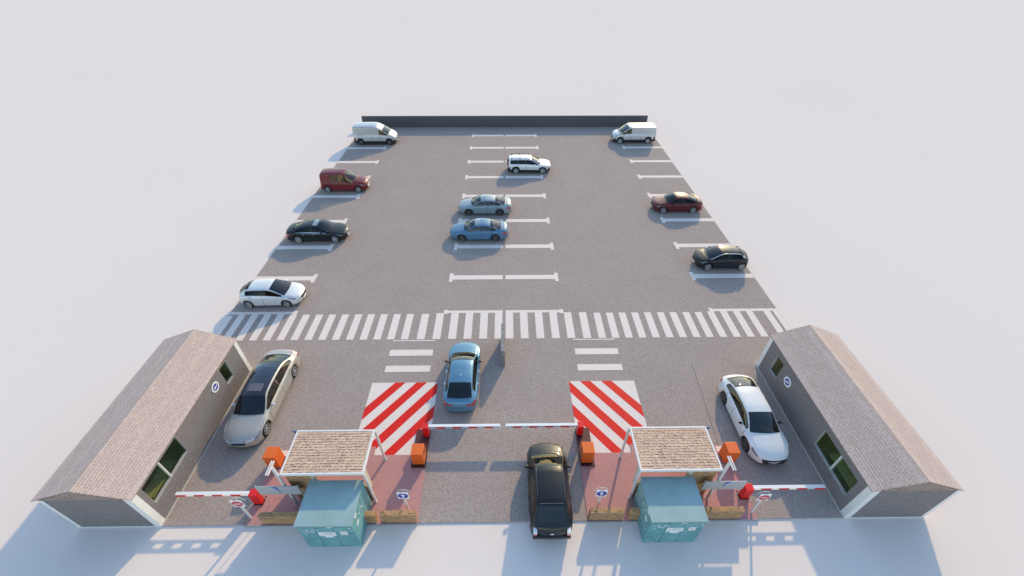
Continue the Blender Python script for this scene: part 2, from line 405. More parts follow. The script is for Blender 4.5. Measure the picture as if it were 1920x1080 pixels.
    # corner boards
    for (xa, xb, ya, yb) in ((-.012, .012, -.012, .27), (.013, .26, -.012, .010), (W - .15, W + .012, -.012, .010), (W - .010, W + .012, .011, .16), (-.012, .010, D - .26, D + .012), (-.012 + .025, .26, D - .01, D + .012)):
        b = MB(); b.box(X(xa), X(xb), ya, yb, -.048, H - .002); b.build('corner_board', M_white, t)
    b = MB(); b.box(X(.262), X(W - .152), -.02, -.001, -.048, .01); b.build('base_strip', M_white, t)
    for ya, yb in oy:  # frames and panes filling the added daylight openings, out of view
        f = MB(); xa, xb_ = X(W - .10), X(W + .01)
        f.box(xa, xb_, ya, ya + .04, oz0, oz1); f.box(xa, xb_, yb - .04, yb, oz0, oz1); f.box(xa, xb_, ya + .041, yb - .041, oz0, oz0 + .04); f.box(xa, xb_, ya + .041, yb - .041, oz1 - .04, oz1)
        fr = f.build('window_frame', M_white, t)
        p = MB(); p.quad([(X(W - .06), ya + .04, oz0 + .04), (X(W - .06), yb - .04, oz0 + .04), (X(W - .06), yb - .04, oz1 - .04), (X(W - .06), ya + .04, oz1 - .04)]); p.build('pane', G_room, fr)
    # windows
    for i, ((ya, yb), (za, zb)) in enumerate(zip(wy, wz)):
        f = MB(); fw = .03; dd = .11
        f.box(X(.004), X(dd), ya, ya + .014, za, zb); f.box(X(.002), X(dd), yb - .02, yb, za, zb)
        f.box(X(-.012), X(dd), ya + .015, yb - fw - .001, za, za + .03); f.box(X(.004), X(dd), ya + .015, yb - fw - .001, zb - .014, zb)
        fr = f.build('window_frame', flat('grey_window_frame', (.40, .40, .40), rough=.5), t)
        if i == 0:
            f = MB(); ym = (ya + yb) / 2 - .05; f.box(X(.02), X(dd - .01), ym - .035, ym + .035, za + .031, zb - .015); f.build('mullion', M_metal, fr)
        p = MB(); p.quad([(X(.085), ya + fw, za + .05), (X(.085), yb - fw, za + .05), (X(.085), yb - fw, zb - fw), (X(.085), ya + fw, zb - fw)])
        p.build('pane', G_room, fr)
    return t
tb = building(0, 'long grey brick building with pinkish roof, its sunlit wall beside the champagne sedan')
tb = building(1, 'long grey brick building with pinkish roof, its shaded wall beside the white sedan')
# round signs on the building walls
def wall_sign(side, y, z, label):
    sx = -1 if side == 0 else 1; x = (-15.05 if side == 0 else 14.80)
    t = thing('wall_sign', (x - sx * .002, y, z), label, 'sign', group='round blue arrow signs on the building walls')
    d = -sx
    b = MB(); disc(b, (0, 0), .285, 40, 'x', 0, d * .02, 0); b.build('plate', M_signwhite, t)
    b = MB(); disc(b, (0, 0), .185, 36, 'x', d * .0205, d * .026, 0); b.build('disc', M_blue, t)
    b = MB(); a = R(100) if side == 0 else R(60)
    pts = [(.34 * u, .31 * v) for u, v in arrow_poly()]
    pts = [(u * math.cos(a) - v * math.sin(a), u * math.sin(a) + v * math.cos(a)) for u, v in pts]
    pts = [(-v if False else u, v) for u, v in pts]
    b.prism(pts, 'x', d * .0265, d * .031, 0); b.build('arrow', M_signwhite, t)
    return t
wall_sign(0, 14.08, 1.78, 'round white sign with blue disc and arrow on the sunlit wall by the champagne sedan')
wall_sign(1, 14.28, 1.53, 'round white sign with blue disc and arrow on the shaded wall by the white sedan')

# ------------------------------------------------------------------ islands: booths, cabinets, gates, signs
for s in (0, 1):
    mx = (lambda x: x) if s == 0 else (lambda x: 2 * CX - x)
    m = 1 if s == 0 else -1
    side = 'between the champagne sedan and the blue car' if s == 0 else 'between the black SUV and the white sedan'
    lr = 'left' if s == 0 else 'right'
    # --- toll booth under a shingled canopy
    t = thing('toll_booth', (mx(-7.74), 10.0, .035), 'brick toll booth under a flat tan shingle canopy, %s' % ('nearer the champagne sedan' if s == 0 else 'nearer the white sedan'), 'booth', group='toll booths on the two islands')
    ox, oy, oz = mx(-7.74), 10.0, .035
    lx = lambda x: (mx(x) - ox)
    ly = lambda y: y - oy
    x0, x1, y0, y1, ZT = -9.47, -6.01, 8.96, 11.02, 2.60
    b = MB()
    b.box(lx(-9.42), lx(-8.42), ly(9.10), ly(9.24), 0, 2.28)          # front wall piece
    b.box(lx(-8.40), lx(-6.08), ly(9.10), ly(9.24), 0, 1.15)          # front wall below the opening
    b.box(lx(-9.42), lx(-9.28), ly(9.245), ly(10.85), 0, 2.28)
    b.build('wall', M_brick, t)
    b = MB(); b.box(lx(-8.415), lx(-8.2), ly(9.11), ly(9.20), 1.16, 2.27); b.box(lx(-8.19), lx(-6.25), ly(9.11), ly(9.20), 1.152, 1.2)
    b.build('window_surround', M_beige, t)
    b = MB(); b.box(lx(-6.055), lx(-6.02), ly(9.04), ly(9.30), .98, 2.42); b.build('side_panel', M_beige, t)
    # canopy
    b = MB(); b.box(lx(x0), lx(x1), ly(y0), ly(y0 + .075), ZT - .13 - oz, ZT - oz); b.box(lx(x0), lx(x1), ly(y1 - .075), ly(y1), ZT - .13 - oz, ZT - oz)
    b.box(lx(x0), lx(x0 + .075), ly(y0 + .076), ly(y1 - .076), ZT - .13 - oz, ZT - oz); b.box(lx(x1 - .075), lx(x1), ly(y0 + .076), ly(y1 - .076), ZT - .13 - oz, ZT - oz)
    fr = b.build('roof_frame', M_white, t, bevel=.008)
    b = MB(); b.box(lx(x0 + .076), lx(x1 - .076), ly(y0 + .076), ly(y1 - .076), ZT - .09 - oz, ZT - .035 - oz, 4)
    rnd = random.Random(3); n = 15; ya, yb = y0 + .078, y1 - .078; rh = (yb - ya) / n
    for k in range(n):
        yy = ya + rh * k; x = x0 + .078 - rnd.random() * .2
        while x < x1 - .079:
            w = rnd.uniform(.11, .26); xa, xb_ = max(x, x0 + .078), min(x + w, x1 - .078)
            if xb_ - xa > .02:
                dy = rnd.choice((0, 0, .0, .022)); tt = rnd.choice((.0, .002, .003))
                zt = ZT - .004 - oz + tt; zl = ZT - .022 - oz
                p = [(lx(xa), ly(yy + dy)), (lx(xb_), ly(yy + dy)), (lx(xb_), ly(min(yy + rh + .05, yb))), (lx(xa), ly(min(yy + rh + .05, yb)))]
                mi = rnd.choice((0, 0, 1, 1, 2, 3))
                q = len(b.v)
                b.v += [(p[0][0], p[0][1], zt), (p[1][0], p[1][1], zt), (p[2][0], p[2][1], zt - .006), (p[3][0], p[3][1], zt - .026),
                        (p[0][0], p[0][1], zt - .014), (p[1][0], p[1][1], zt - .014)]
                b.f += [(q, q + 1, q + 2, q + 3), (q, q + 4, q + 5, q + 1)]; b.m += [mi, 4]
                # dark drip edge under the tab butt
                if rnd.random() < .42: b.box(p[0][0], p[1][0], p[0][1] - .022, p[0][1] - .0005, zl, zt - .006, 4)
            x += w
    b.build('shingles', M_tab + [M_tabdark], t)
    for (px, py, top) in ((-9.42, 8.99, 3.26), (-6.0, 8.99, ZT - .131), (-6.0, 11.0, ZT - .131), (-9.42, 11.0, ZT - .131)):
        tall = top > 3
        if not tall: pxa, pya = px, py - (.0 if py > 10 else .0)
        b = MB(); hw = .045
        if tall: px, py = -9.51, 8.92
        b.box(lx(px - hw), lx(px + hw), ly(py - hw), ly(py + hw), 0, top - oz)
        po = b.build('post', M_metal, t, bevel=.006)
        if tall:
            for q in (-.09, .0):
                b = MB(); b.box(lx(-9.53 + q), lx(-9.495 + q), ly(8.57), ly(9.17), 3.27 - oz, 3.34 - oz); b.build('twin_board', M_white, po)
        b = MB(); b.box(lx(px - .07), lx(px + .07), ly(py - .07), ly(py + .07), .0005, .02); b.build('foot_plate', M_metal, po)
    b = MB(); b.prism([(lx(-9.475), 2.60 - oz), (lx(-9.66), 2.60 - oz), (lx(-9.475), 2.38 - oz)], 'y', ly(10.93), ly(10.98)); b.build('blue_bracket', M_dblue, t)

    # --- teal utility cabinet
    cx = mx(-7.255)
    t = thing('utility_cabinet', (cx, 8.07, -.05), 'large weathered teal utility cabinet with placards, in front of the %s toll booth' % ('booth by the champagne sedan' if s == 0 else 'booth by the white sedan'), 'cabinet', group='teal utility cabinets')
    t['label'] = ('weathered teal utility cabinet with white placards in front of the left toll booth' if s == 0 else
                  'weathered teal utility cabinet with white placards in front of the right toll booth')
    hw, y0c, y1c = 1.10, -.90, .88
    b = MB(); b.box(-hw, hw, y0c, y1c, .0, 2.03); b.build('body', M_teal, t, bevel=.012)
    b = MB(); b.box(-hw - .04, hw + .035, y0c - .03, y1c + .03, 2.031, 2.09); b.build('lid', M_teallid, t, bevel=.01)
    fy = y0c - .004
    def fq(mb, xa, xb_, za, zb, d=.004, mi=0): mb.box(xa, xb_, fy - d + .004, fy + .003, za, zb, mi)
    b = MB()
    for xx in (-.42, .29): fq(b, xx - .008, xx + .008, .04, 1.98, .004)
    fq(b, -hw + .03, hw - .03, 1.90, 1.912, .004)
    fq(b, .31, hw - .03, 1.28, 1.29, .004)
    b.build('door_seams', M_tealseam, t)
    b = MB(); fq(b, -.37, .31, 1.14, 1.48, .012); fq(b, -.17, .16, .98, 1.139, .012); b.build('placard', M_signwhite, t)
    b2 = MB()
    for z in (1.40, 1.33, 1.25): fq(b2, -.15, .24, z, z + .018, .016)
    pl = b2.build('printed_lines', flat('print_grey', (.30, .34, .36), rough=.6), t)
    b2 = MB(); b2.prism([(-.30, 1.27), (-.20, 1.27), (-.25, 1.37)], 'y', fy - .012, fy - .010); b2.build('warning_triangle', flat('print_yellow', (.62, .45, .05)), t)
    b = MB(); fq(b, .52, .80, 1.21, 1.52, .012); b.build('placard', M_signwhite, t)
    b = MB()
    for z in (1.42, 1.34, 1.27): fq(b, .56, .76, z, z + .03, .016)
    b.build('printed_lines', flat('print_pale', (.55, .50, .45)), t)
    for a_ in ((.1, .32, 1.955, 1.99, .03), (.92, 1.0, 1.80, 1.87, .012), (.98, 1.08, 1.62, 1.65, .012), (-.5, -.3, 1.63, 1.65, .012)):
        b = MB(); fq(b, *a_); b.build('hinge', M_signwhite, t)
    rr = random.Random(11)
    for k in range(14):
        xx = rr.uniform(-1.0, -.55); zz = rr.uniform(1.35, 1.72); L_ = rr.uniform(.05, .16); a = rr.uniform(-.6, .6)
        b = MB(); b.prism([(xx, zz), (xx + L_ * math.cos(a), zz + L_ * math.sin(a)), (xx + L_ * math.cos(a) - .01, zz + L_ * math.sin(a) + .03), (xx - .01, zz + .038)], 'y', fy - .006 - k * .0006, fy + .002)
        b.build('peeled_paint', flat('peeled_paint', (.62, .72, .70)), t)
    b = MB()
    fq(b, -.92, -.55, .08, .10, .01); fq(b, -.92, -.90, .1, .42, .01); fq(b, -.57, -.55, .1, .42, .01); fq(b, -.76, -.74, .1, .3, .01); fq(b, -.95, -.86, .44, .47, .01); fq(b, -.62, -.5, .44, .47, .01)
    b.build('latch_frame', flat('latch_teal', (.30, .50, .50), rough=.5), t)
    sxx = hw * m           # the side that faces the middle lanes
    def sq(mb, ya_, yb_, za, zb, d=.006, mi=0): mb.box(sxx - .003 * m, sxx + d * m, ya_, yb_, za, zb, mi)
    for nm_, a_ in (('placard', (-.55, -.35, 1.80, 1.95)), ('placard', (-.60, -.38, 1.28, 1.44)), ('hinge', (.08, .14, 1.36, 1.46)), ('hinge', (-.22, -.18, 1.45, 1.52, .02)), ('hinge', (-.74, -.70, .92, .98))):
        b = MB(); sq(b, *a_); b.build(nm_, M_signwhite, t)
    b = MB(); sq(b, .17, .183, .05, 1.97, .004); sq(b, -.83, .8, 1.90, 1.912, .004); b.build('door_seams', M_tealseam, t)

    # --- low brick walls
    for (xa, xb_, lab) in ((-10.66, -8.38, 'outer'), (-6.17, -5.73, 'stub'), (-5.50, -4.0, 'inner')):
        if lab == 'outer': l_ = 'low yellow brick wall between the %s teal cabinet and the no entry sign' % lr
        elif lab == 'stub': l_ = 'short stub of yellow brick wall touching the %s teal cabinet' % lr
        else: l_ = 'low yellow brick wall in front of the %s blue arrow sign' % lr
        w = thing('brick_wall', ((mx(xa) + mx(xb_)) / 2, 8.165, .035), l_, 'wall', group='low brick walls along the island fronts')
        b = MB(); h = (xb_ - xa) / 2; b.box(-h, h, -.105, .105, 0, .715); b.build('wall', M_brick, w, bevel=.008)

    # --- grey information board on thin legs
    t = thing('information_board', (mx(-9.8), 8.84, .035), 'long grey board with blue emblem on thin legs, on the %s island' % lr, 'board', group='grey information boards')
    b = MB(); b.box(-.90 * 1, .90, -.02, .02, 1.12, 1.80); b.build('panel', M_board, t, bevel=.006)
    b = MB(); b.prism([(-.24 * m, 1.77), (.02 * m, 1.77), (.04 * m, 1.25), (-.04 * m, 1.60)], 'y', -.026, -.021); b.build('emblem', flat('emblem_blue', (.04, .10, .42)), t)
    b = MB(); b.prism([(-.34 * m, 1.73), (-.24 * m, 1.765), (-.05 * m, 1.60), (.03 * m, 1.22), (-.09 * m, 1.55)], 'y', -.0285, -.0265); b.build('emblem_swoosh', flat('emblem_pale', (.50, .58, .72)), t)
    for xx in (-.885, .885):
        b = MB(); b.tube([(xx, .035, 0), (xx, .035, 1.82)], .016, 8); b.build('leg', M_metal, t, smooth=40)

    # --- road signs
    def road_sign(x, y, kind, label, group):
        t = thing('road_sign', (x, y, .035), label, 'sign', group=group)
        b = MB(); b.box(-.045, .045, .012, .062, 0, 1.60); b.build('post', M_metal, t, bevel=.006)
        b = MB(); b.box(-.235, .235, -.012, .010, 1.24, 1.77); b.build('plate', M_signwhite, t, bevel=.003)
        zc = 1.505
        b = MB(); disc(b, (0, zc), .215, 40, 'y', -.018, -.0125, 0); b.build('disc', M_blue if kind == 'up' else M_signred, t)
        b = MB()
        if kind == 'up': b.prism([(u * .34, zc + v * .32) for u, v in arrow_poly()], 'y', -.023, -.0185); b.build('arrow', M_signwhite, t)
        else: b.box(-.13, .13, -.023, -.0185, zc - .03, zc + .03); b.build('bar', M_signwhite, t)
        b = MB(); rr_ = .285
        b.tube([(rr_ * math.cos(a), .10, zc + .02 + rr_ * math.sin(a)) for a in [math.pi * k / 20 for k in range(21)]], .011, 8)
        b.build('hood_ring', M_metal, t, smooth=60)
        b = MB(); b.tube([(0, .06, 1.58), (0, .10, zc + .02 + rr_)], .008, 6); b.build('ring_stay', M_metal, t)
    road_sign(mx(-4.45), 8.53, 'up', 'blue round up arrow sign behind the low wall on the %s island' % lr, 'up arrow signs')
    road_sign(mx(-11.27), 8.28, 'no', 'red and white no entry sign at the outer front corner of the %s island' % lr, 'no entry signs')

    # --- barriers
    def gate(kx, ky, kw, armx, army, label, plinth):
        t = thing('barrier_gate', (kx, ky, .0), label, 'barrier', group='red and white lane barriers')
        b = MB(); b.box(-kw / 2, kw / 2, -.16, .16, plinth + .06, .88); b.build('cabinet', M_cab, t, bevel=.012)
        b = MB(); b.box(-kw / 2 - .025, kw / 2 + .025, -.185, .20, plinth + .002, plinth + .059); b.build('base', M_plinth, t)
        d = 1 if armx > kx else -1; xa = kw / 2 * d; xb_ = armx - kx
        b = MB(); b.box(xa, xb_, army - .09, army + .05, .845, .87, 0); b.box(xa, xb_, army - .075, army + .04, .69, .705, 0)
        b.box(xb_ - d * .03, xb_, army - .08, army + .04, .706, .844, 0)
        if abs(kx) < 6: b.box(xa, xb_ - d * .031, army + .030, army + .040, .706, .844, 0)
        arm = b.build('arm', M_signwhite, t)
        x = xa + d * .42
        b = MB()
        while (xb_ - x) * d > .3:
            b = MB(); b.box(x, x + d * .40, army - .095, army + .028, .706, .843, 0)
            b.build('red_band', M_cab, arm)
            x += d * .80
    gx = mx(-4.13)
    gate(gx, 12.28, .29, mx(-4.13) + m * 3.74 if s == 0 else -.12, 0.04, 'red barrier with striped arm across the middle lane %s' % ('behind the blue car' if s == 0 else 'ahead of the black SUV'), .09)
    gate(mx(-11.21), 9.05, .36, -14.60 if s == 0 else 14.10, .02, 'red barrier with striped arm reaching to the %s building' % lr, .035)
    # plinth and ticket machines
    b = MB(); b.box(-.345, .345, -1.02, 1.02, .0, .09)
    pz = b.build('concrete_plinth', M_plinth); pz.location = (mx(-4.33), 11.56, .006)
    tag(pz, 'dark maroon plinth under the %s inner barrier and ticket machine' % lr, 'plinth', 'maroon plinths')
    for (ax, ay, z0, lab) in ((-4.29, 10.93, .098, 'orange ticket machine on the maroon plinth of the %s island' % lr),
                              (-11.17, 10.88, .036, 'orange ticket machine at the outer edge of the %s island, near the %s' % (lr, 'champagne sedan' if s == 0 else 'white sedan'))):
        t = thing('ticket_machine', (mx(ax), ay, z0), lab, 'ticket machine', group='orange ticket machines')
        b = MB(); b.box(-.27, .27, -.27, .27, 0, .07); b.build('base', M_plinth, t)
        b = MB(); b.box(-.28, .28, -.29, .29, .071, .96); b.build('housing', M_orange, t, bevel=.012)
        dd = m if ax > -5 else -m
        b = MB(); b.box(.279 * dd, .286 * dd, -.12, .12, .62, .80); b.build('front_panel', M_trim, t)

# ------------------------------------------------------------------ cars
def pchip(pts):
    xs = [p[0] for p in pts]; ys = [p[1] for p in pts]; n = len(xs)
    d = [(ys[i + 1] - ys[i]) / (xs[i + 1] - xs[i]) for i in range(n - 1)]
    m = [d[0]] + [0 if d[i - 1] * d[i] <= 0 else 2 * d[i - 1] * d[i] / (d[i - 1] + d[i]) for i in range(1, n - 1)] + [d[-1]]
    def f(x):
        if x <= xs[0]: return ys[0]
        if x >= xs[-1]: return ys[-1]
        i = 0
        while x > xs[i + 1]: i += 1
        h = xs[i + 1] - xs[i]; t = (x - xs[i]) / h
        return (2 * t ** 3 - 3 * t * t + 1) * ys[i] + (t ** 3 - 2 * t * t + t) * h * m[i] + (-2 * t ** 3 + 3 * t * t) * ys[i + 1] + (t ** 3 - t * t) * h * m[i + 1]
    return f
WCACHE = {}
def wheel_mesh(r, style, mat):
    key = (round(r, 3), style, mat.name)
    if key in WCACHE: return WCACHE[key]
    w = .105; rr = r * .70
    prof = [(rr, -w), (r * .86, -w * 1.02), (r * .96, -w * .85), (r, -w * .55), (r, w * .55), (r * .96, w * .85), (r * .86, w * 1.02), (rr, w)]
    n = 40
    def lathe(mb, prof, mi=0):
        b0 = len(mb.v)
        for k in range(n):
            a = 2 * math.pi * k / n
            for (q, y) in prof: mb.v.append((q * math.cos(a), y, q * math.sin(a)))
        L_ = len(prof)
        for k in range(n):
            k2 = (k + 1) % n
            for j in range(L_ - 1):
                mb.f.append((b0 + k * L_ + j, b0 + k * L_ + j + 1, b0 + k2 * L_ + j + 1, b0 + k2 * L_ + j)); mb.m.append(mi)
    t = MB(); lathe(t, prof)
    lathe(t, [(rr, -w), (rr * .2, -w * .2), (0.001, -w * .2)]); lathe(t, [(rr, w), (rr * .2, w * .2), (0.001, w * .2)])
    to = t.build('tyre', M_black, None, smooth=50); tm = to.data; bpy.data.objects.remove(to)
    q = MB()
    for sd in (-1, 1):
        lathe(q, [(rr * 1.0, sd * w * 1.0), (rr * .97, sd * w * 1.06), (rr * .90, sd * w * .98), (rr * .86, sd * w * .6)])
        nsp = {'five': 5, 'seven': 7, 'ten': 10, 'steel': 0}[style]
        for k in range(nsp):
            a = 2 * math.pi * k / nsp
            ww = {5: .20, 7: .15, 10: .09}[nsp]
            c, s_ = math.cos(a), math.sin(a)
            def P(u, v, y): return (u * c - v * s_, y, u * s_ + v * c)
            y0, y1 = sd * w * .45, sd * w * .95
            base = len(q.v)
            r0, r1 = rr * .12, rr * .92
            for (u, hw2) in ((r0, ww * rr * .75), (r1, ww * rr * .55 if nsp > 5 else ww * rr)):
                q.v += [P(u, -hw2, y0), P(u, hw2, y0), P(u, hw2, y1 * (.92 if u == r0 else 1)), P(u, -hw2, y1 * (.92 if u == r0 else 1))]
            for f in ((0, 1, 5, 4), (1, 2, 6, 5), (2, 3, 7, 6), (3, 0, 4, 7)): q.f.append(tuple(base + i for i in f)); q.m.append(0)
        if style == 'steel': lathe(q, [(rr * .9, sd * w * .5), (rr * .55, sd * w * .85), (0.001, sd * w * .8)])
        else: lathe(q, [(rr * .24, sd * w * .6), (rr * .22, sd * w * .98), (.001, sd * w * 1.0)])
    qo = q.build('rim', mat, None, smooth=35); qm = qo.data; bpy.data.objects.remove(qo)
    WCACHE[key] = (tm, qm); return WCACHE[key]

TPL = {
 'sedan': dict(L=4.8, top=[(-2.4, .66), (-2.36, .86), (-2.28, .99), (-2.1, 1.05), (-1.72, 1.09), (-1.35, 1.22), (-.95, 1.37), (-.55, 1.44), (-.1, 1.465), (.25, 1.43), (.5, 1.36), (.85, 1.17), (1.12, 1.02), (1.45, .96), (1.9, .87), (2.2, .80), (2.33, .73), (2.4, .64)],
               belt=[(-2.4, .62), (-2.33, .80), (-2.2, .92), (-1.6, .965), (-.5, .94), (.6, .90), (1.1, .88), (1.7, .80), (2.1, .73), (2.33, .66), (2.4, .58)],
               wr=[(-2.4, .62), (-1.8, .70), (-1.2, .62), (-.5, .60), (.3, .60), (.7, .66), (1.1, .73), (1.8, .68), (2.4, .55)],
               ws=(.32, 1.10), rw=(-1.72, -.92), sw=[(-1.42, -.27), (-.20, .93)], doors=(-1.05, -.235, .98), hl=(1.78, 2.26), tl=(-2.36, -2.05)),
 'hatch': dict(L=4.3, top=[(-2.15, .62), (-2.12, .84), (-2.06, .99), (-1.94, 1.12), (-1.72, 1.29), (-1.45, 1.42), (-1.05, 1.50), (-.55, 1.545), (-.15, 1.55), (.15, 1.51), (.45, 1.39), (.85, 1.18), (1.15, 1.03), (1.5, .97), (1.85, .87), (2.05, .78), (2.15, .67)],
               belt=[(-2.15, .60), (-2.1, .82), (-2.0, .94), (-1.5, 1.01), (-.5, .97), (.5, .92), (1.1, .88), (1.6, .81), (1.9, .75), (2.08, .68), (2.15, .60)],
               wr=[(-2.15, .58), (-1.9, .56), (-1.5, .55), (-.9, .58), (-.3, .60), (.1, .60), (.6, .66), (1.1, .73), (1.6, .68), (2.15, .52)],
               ws=(.18, 1.13), rw=(-1.98, -1.30), sw=[(-1.52, -.42), (-.34, .98)], doors=(-1.20, -.38, 1.02), hl=(1.42, 2.02), tl=(-2.14, -1.92)),
 'suv': dict(L=4.15, top=[(-2.075, .66), (-2.05, .84), (-1.98, 1.00), (-1.72, 1.20), (-1.42, 1.44), (-1.20, 1.61), (-.98, 1.67), (-.4, 1.70), (.12, 1.69), (.40, 1.63), (.72, 1.44), (1.05, 1.22), (1.26, 1.11), (1.5, 1.06), (1.78, .98), (1.98, .88), (2.075, .72)],
               belt=[(-2.075, .62), (-2.0, .86), (-1.88, .98), (-1.38, 1.04), (-.4, 1.02), (.6, .99), (1.2, .97), (1.6, .90), (1.85, .82), (2.0, .74), (2.075, .64)],
               wr=[(-2.075, .66), (-1.7, .70), (-1.2, .63), (-.4, .62), (.3, .61), (.8, .67), (1.2, .74), (1.6, .70), (2.075, .60)],
               ws=(.42, 1.22), rw=(-1.90, -1.26), sw=[(-1.36, -.78), (-.70, .05), (.12, 1.06)], doors=(-.83, .095, 1.12), hl=(1.55, 1.98), tl=(-2.06, -1.9)),
 'sport': dict(L=4.8, top=[(-2.4, .70), (-2.36, .90), (-2.27, 1.02), (-2.05, 1.09), (-1.65, 1.25), (-1.2, 1.39), (-.7, 1.45), (-.15, 1.465), (.2, 1.43), (.5, 1.34), (.85, 1.16), (1.12, 1.02), (1.5, .97), (1.9, .90), (2.2, .80), (2.34, .71), (2.4, .62)],
               belt=[(-2.4, .66), (-2.33, .86), (-2.2, .95), (-1.6, .97), (-.5, .94), (.6, .90), (1.1, .88), (1.7, .82), (2.1, .73), (2.33, .64), (2.4, .56)],
               wr=[(-2.4, .62), (-2.0, .66), (-1.3, .60), (-.5, .59), (.3, .60), (.7, .66), (1.1, .73), (1.8, .68), (2.4, .55)],
               ws=(.26, 1.10), rw=(-2.02, -1.24), sw=[(-1.62, -.30), (-.23, .93)], doors=(-1.15, -.265, .98), hl=(1.80, 2.30), tl=(-2.38, -2.08)),
 'limo': dict(L=5.95, top=[(-2.975, .68), (-2.93, .9), (-2.8, 1.02), (-2.35, 1.09), (-1.95, 1.25), (-1.45, 1.44), (-.9, 1.53), (-.2, 1.56), (.35, 1.53), (.7, 1.45), (1.05, 1.26), (1.48, 1.04), (1.85, .98), (2.4, .91), (2.72, .83), (2.9, .74), (2.975, .64)],
               belt=[(-2.975, .64), (-2.9, .84), (-2.7, .94), (-2.0, .98), (-.6, .96), (.8, .93), (1.4, .91), (2.1, .84), (2.6, .76), (2.87, .67), (2.975, .58)],
               wr=[(-2.975, .62), (-2.3, .70), (-1.5, .62), (-.6, .62), (.5, .62), (1.0, .70), (1.5, .76), (2.3, .66), (2.975, .50)],
               ws=(.70, 1.50), rw=(-2.30, -1.45), sw=[(-1.95, -.30), (-.22, 1.28)], doors=(-1.40, -.26, 1.34), hl=(2.35, 2.86), tl=(-2.93, -2.62)),
 'estate': dict(L=4.7, top=[(-2.35, .62), (-2.33, .85), (-2.29, 1.08), (-2.18, 1.38), (-2.05, 1.50), (-1.8, 1.55), (-1, 1.585), (-.1, 1.58), (.2, 1.52), (.55, 1.34), (.9, 1.12), (1.15, 1.03), (1.6, .97), (1.98, .91), (2.22, .84), (2.35, .70)],
               belt=[(-2.35, .60), (-2.31, .88), (-2.22, .98), (-1.5, .99), (-.5, .97), (.5, .94), (1.1, .91), (1.7, .85), (2.1, .79), (2.28, .71), (2.35, .62)],
               wr=[(-2.35, .64), (-2.0, .64), (-1, .63), (.1, .62), (.6, .67), (1.1, .74), (1.8, .70), (2.35, .58)],
               ws=(.24, 1.12), rw=(-2.32, -2.12), sw=[(-2.02, -1.22), (-1.10, -.42), (-.30, .93)], doors=(-1.16, -.36, .98), hl=(1.78, 2.28), tl=(-2.34, -2.16)),
 'minivan': dict(L=4.55, top=[(-2.275, .62), (-2.26, 1.0), (-2.23, 1.35), (-2.17, 1.70), (-2.02, 1.79), (-1.2, 1.83), (-.3, 1.83), (.15, 1.77), (.5, 1.55), (.95, 1.24), (1.15, 1.13), (1.5, 1.06), (1.88, .97), (2.12, .87), (2.275, .70)],
               belt=[(-2.275, .60), (-2.24, .95), (-2.15, 1.04), (-1.4, 1.04), (0, 1.01), (.8, .99), (1.2, .96), (1.7, .86), (2.0, .79), (2.2, .70), (2.275, .60)],
               wr=[(-2.275, .66), (-2.0, .68), (-1, .69), (0, .68), (.3, .68), (.8, .72), (1.15, .76), (1.7, .70), (2.275, .56)],
               ws=(.20, 1.10), rw=(-2.24, -2.14), sw=[(-1.22, -.52), (-.40, .98)], doors=(-1.32, -.46, 1.02), hl=(1.66, 2.18), tl=(-2.26, -2.10)),
 'van': dict(L=5.3, top=[(-2.65, .62), (-2.64, 1.2), (-2.62, 2.0), (-2.58, 2.36), (-2.45, 2.46), (-1.5, 2.50), (-.1, 2.50), (.25, 2.44), (.75, 2.15), (1.3, 1.78), (1.8, 1.42), (2.05, 1.27), (2.3, 1.14), (2.5, .96), (2.6, .78), (2.65, .56)],
               belt=[(-2.65, .60), (-2.6, 1.05), (-2.4, 1.14), (-.5, 1.14), (1.0, 1.12), (1.6, 1.10), (2.1, 1.02), (2.4, .86), (2.58, .70), (2.65, .52)],
               wr=[(-2.65, .84), (-1, .84), (.1, .82), (1.0, .80), (1.6, .80), (2.1, .76), (2.65, .55)],
               ws=(1.02, 1.74), rw=(0, 0), sw=[(.62, 1.62)], doors=(-.42, .50, 1.72), hl=(2.12, 2.56), tl=(-2.64, -2.5)),
 'van2': dict(L=5.35, top=[(-2.675, .62), (-2.665, 1.1), (-2.65, 1.7), (-2.60, 1.98), (-2.45, 2.05), (-1.5, 2.08), (.4, 2.08), (.72, 2.02), (.98, 1.86), (1.35, 1.54), (1.68, 1.28), (1.85, 1.20), (2.2, 1.12), (2.48, .98), (2.60, .80), (2.675, .55)],
               belt=[(-2.675, .60), (-2.62, 1.02), (-2.4, 1.10), (-.5, 1.10), (1.0, 1.08), (1.6, 1.05), (2.1, .96), (2.4, .84), (2.6, .68), (2.675, .5)],
               wr=[(-2.675, .84), (-1, .84), (.5, .80), (1.0, .78), (1.7, .82), (2.1, .76), (2.675, .6)],
               ws=(.76, 1.74), rw=(0, 0), sw=[(.45, 1.62)], doors=(-.75, .36, 1.75), hl=(2.15, 2.58), tl=(-2.66, -2.52)),
}
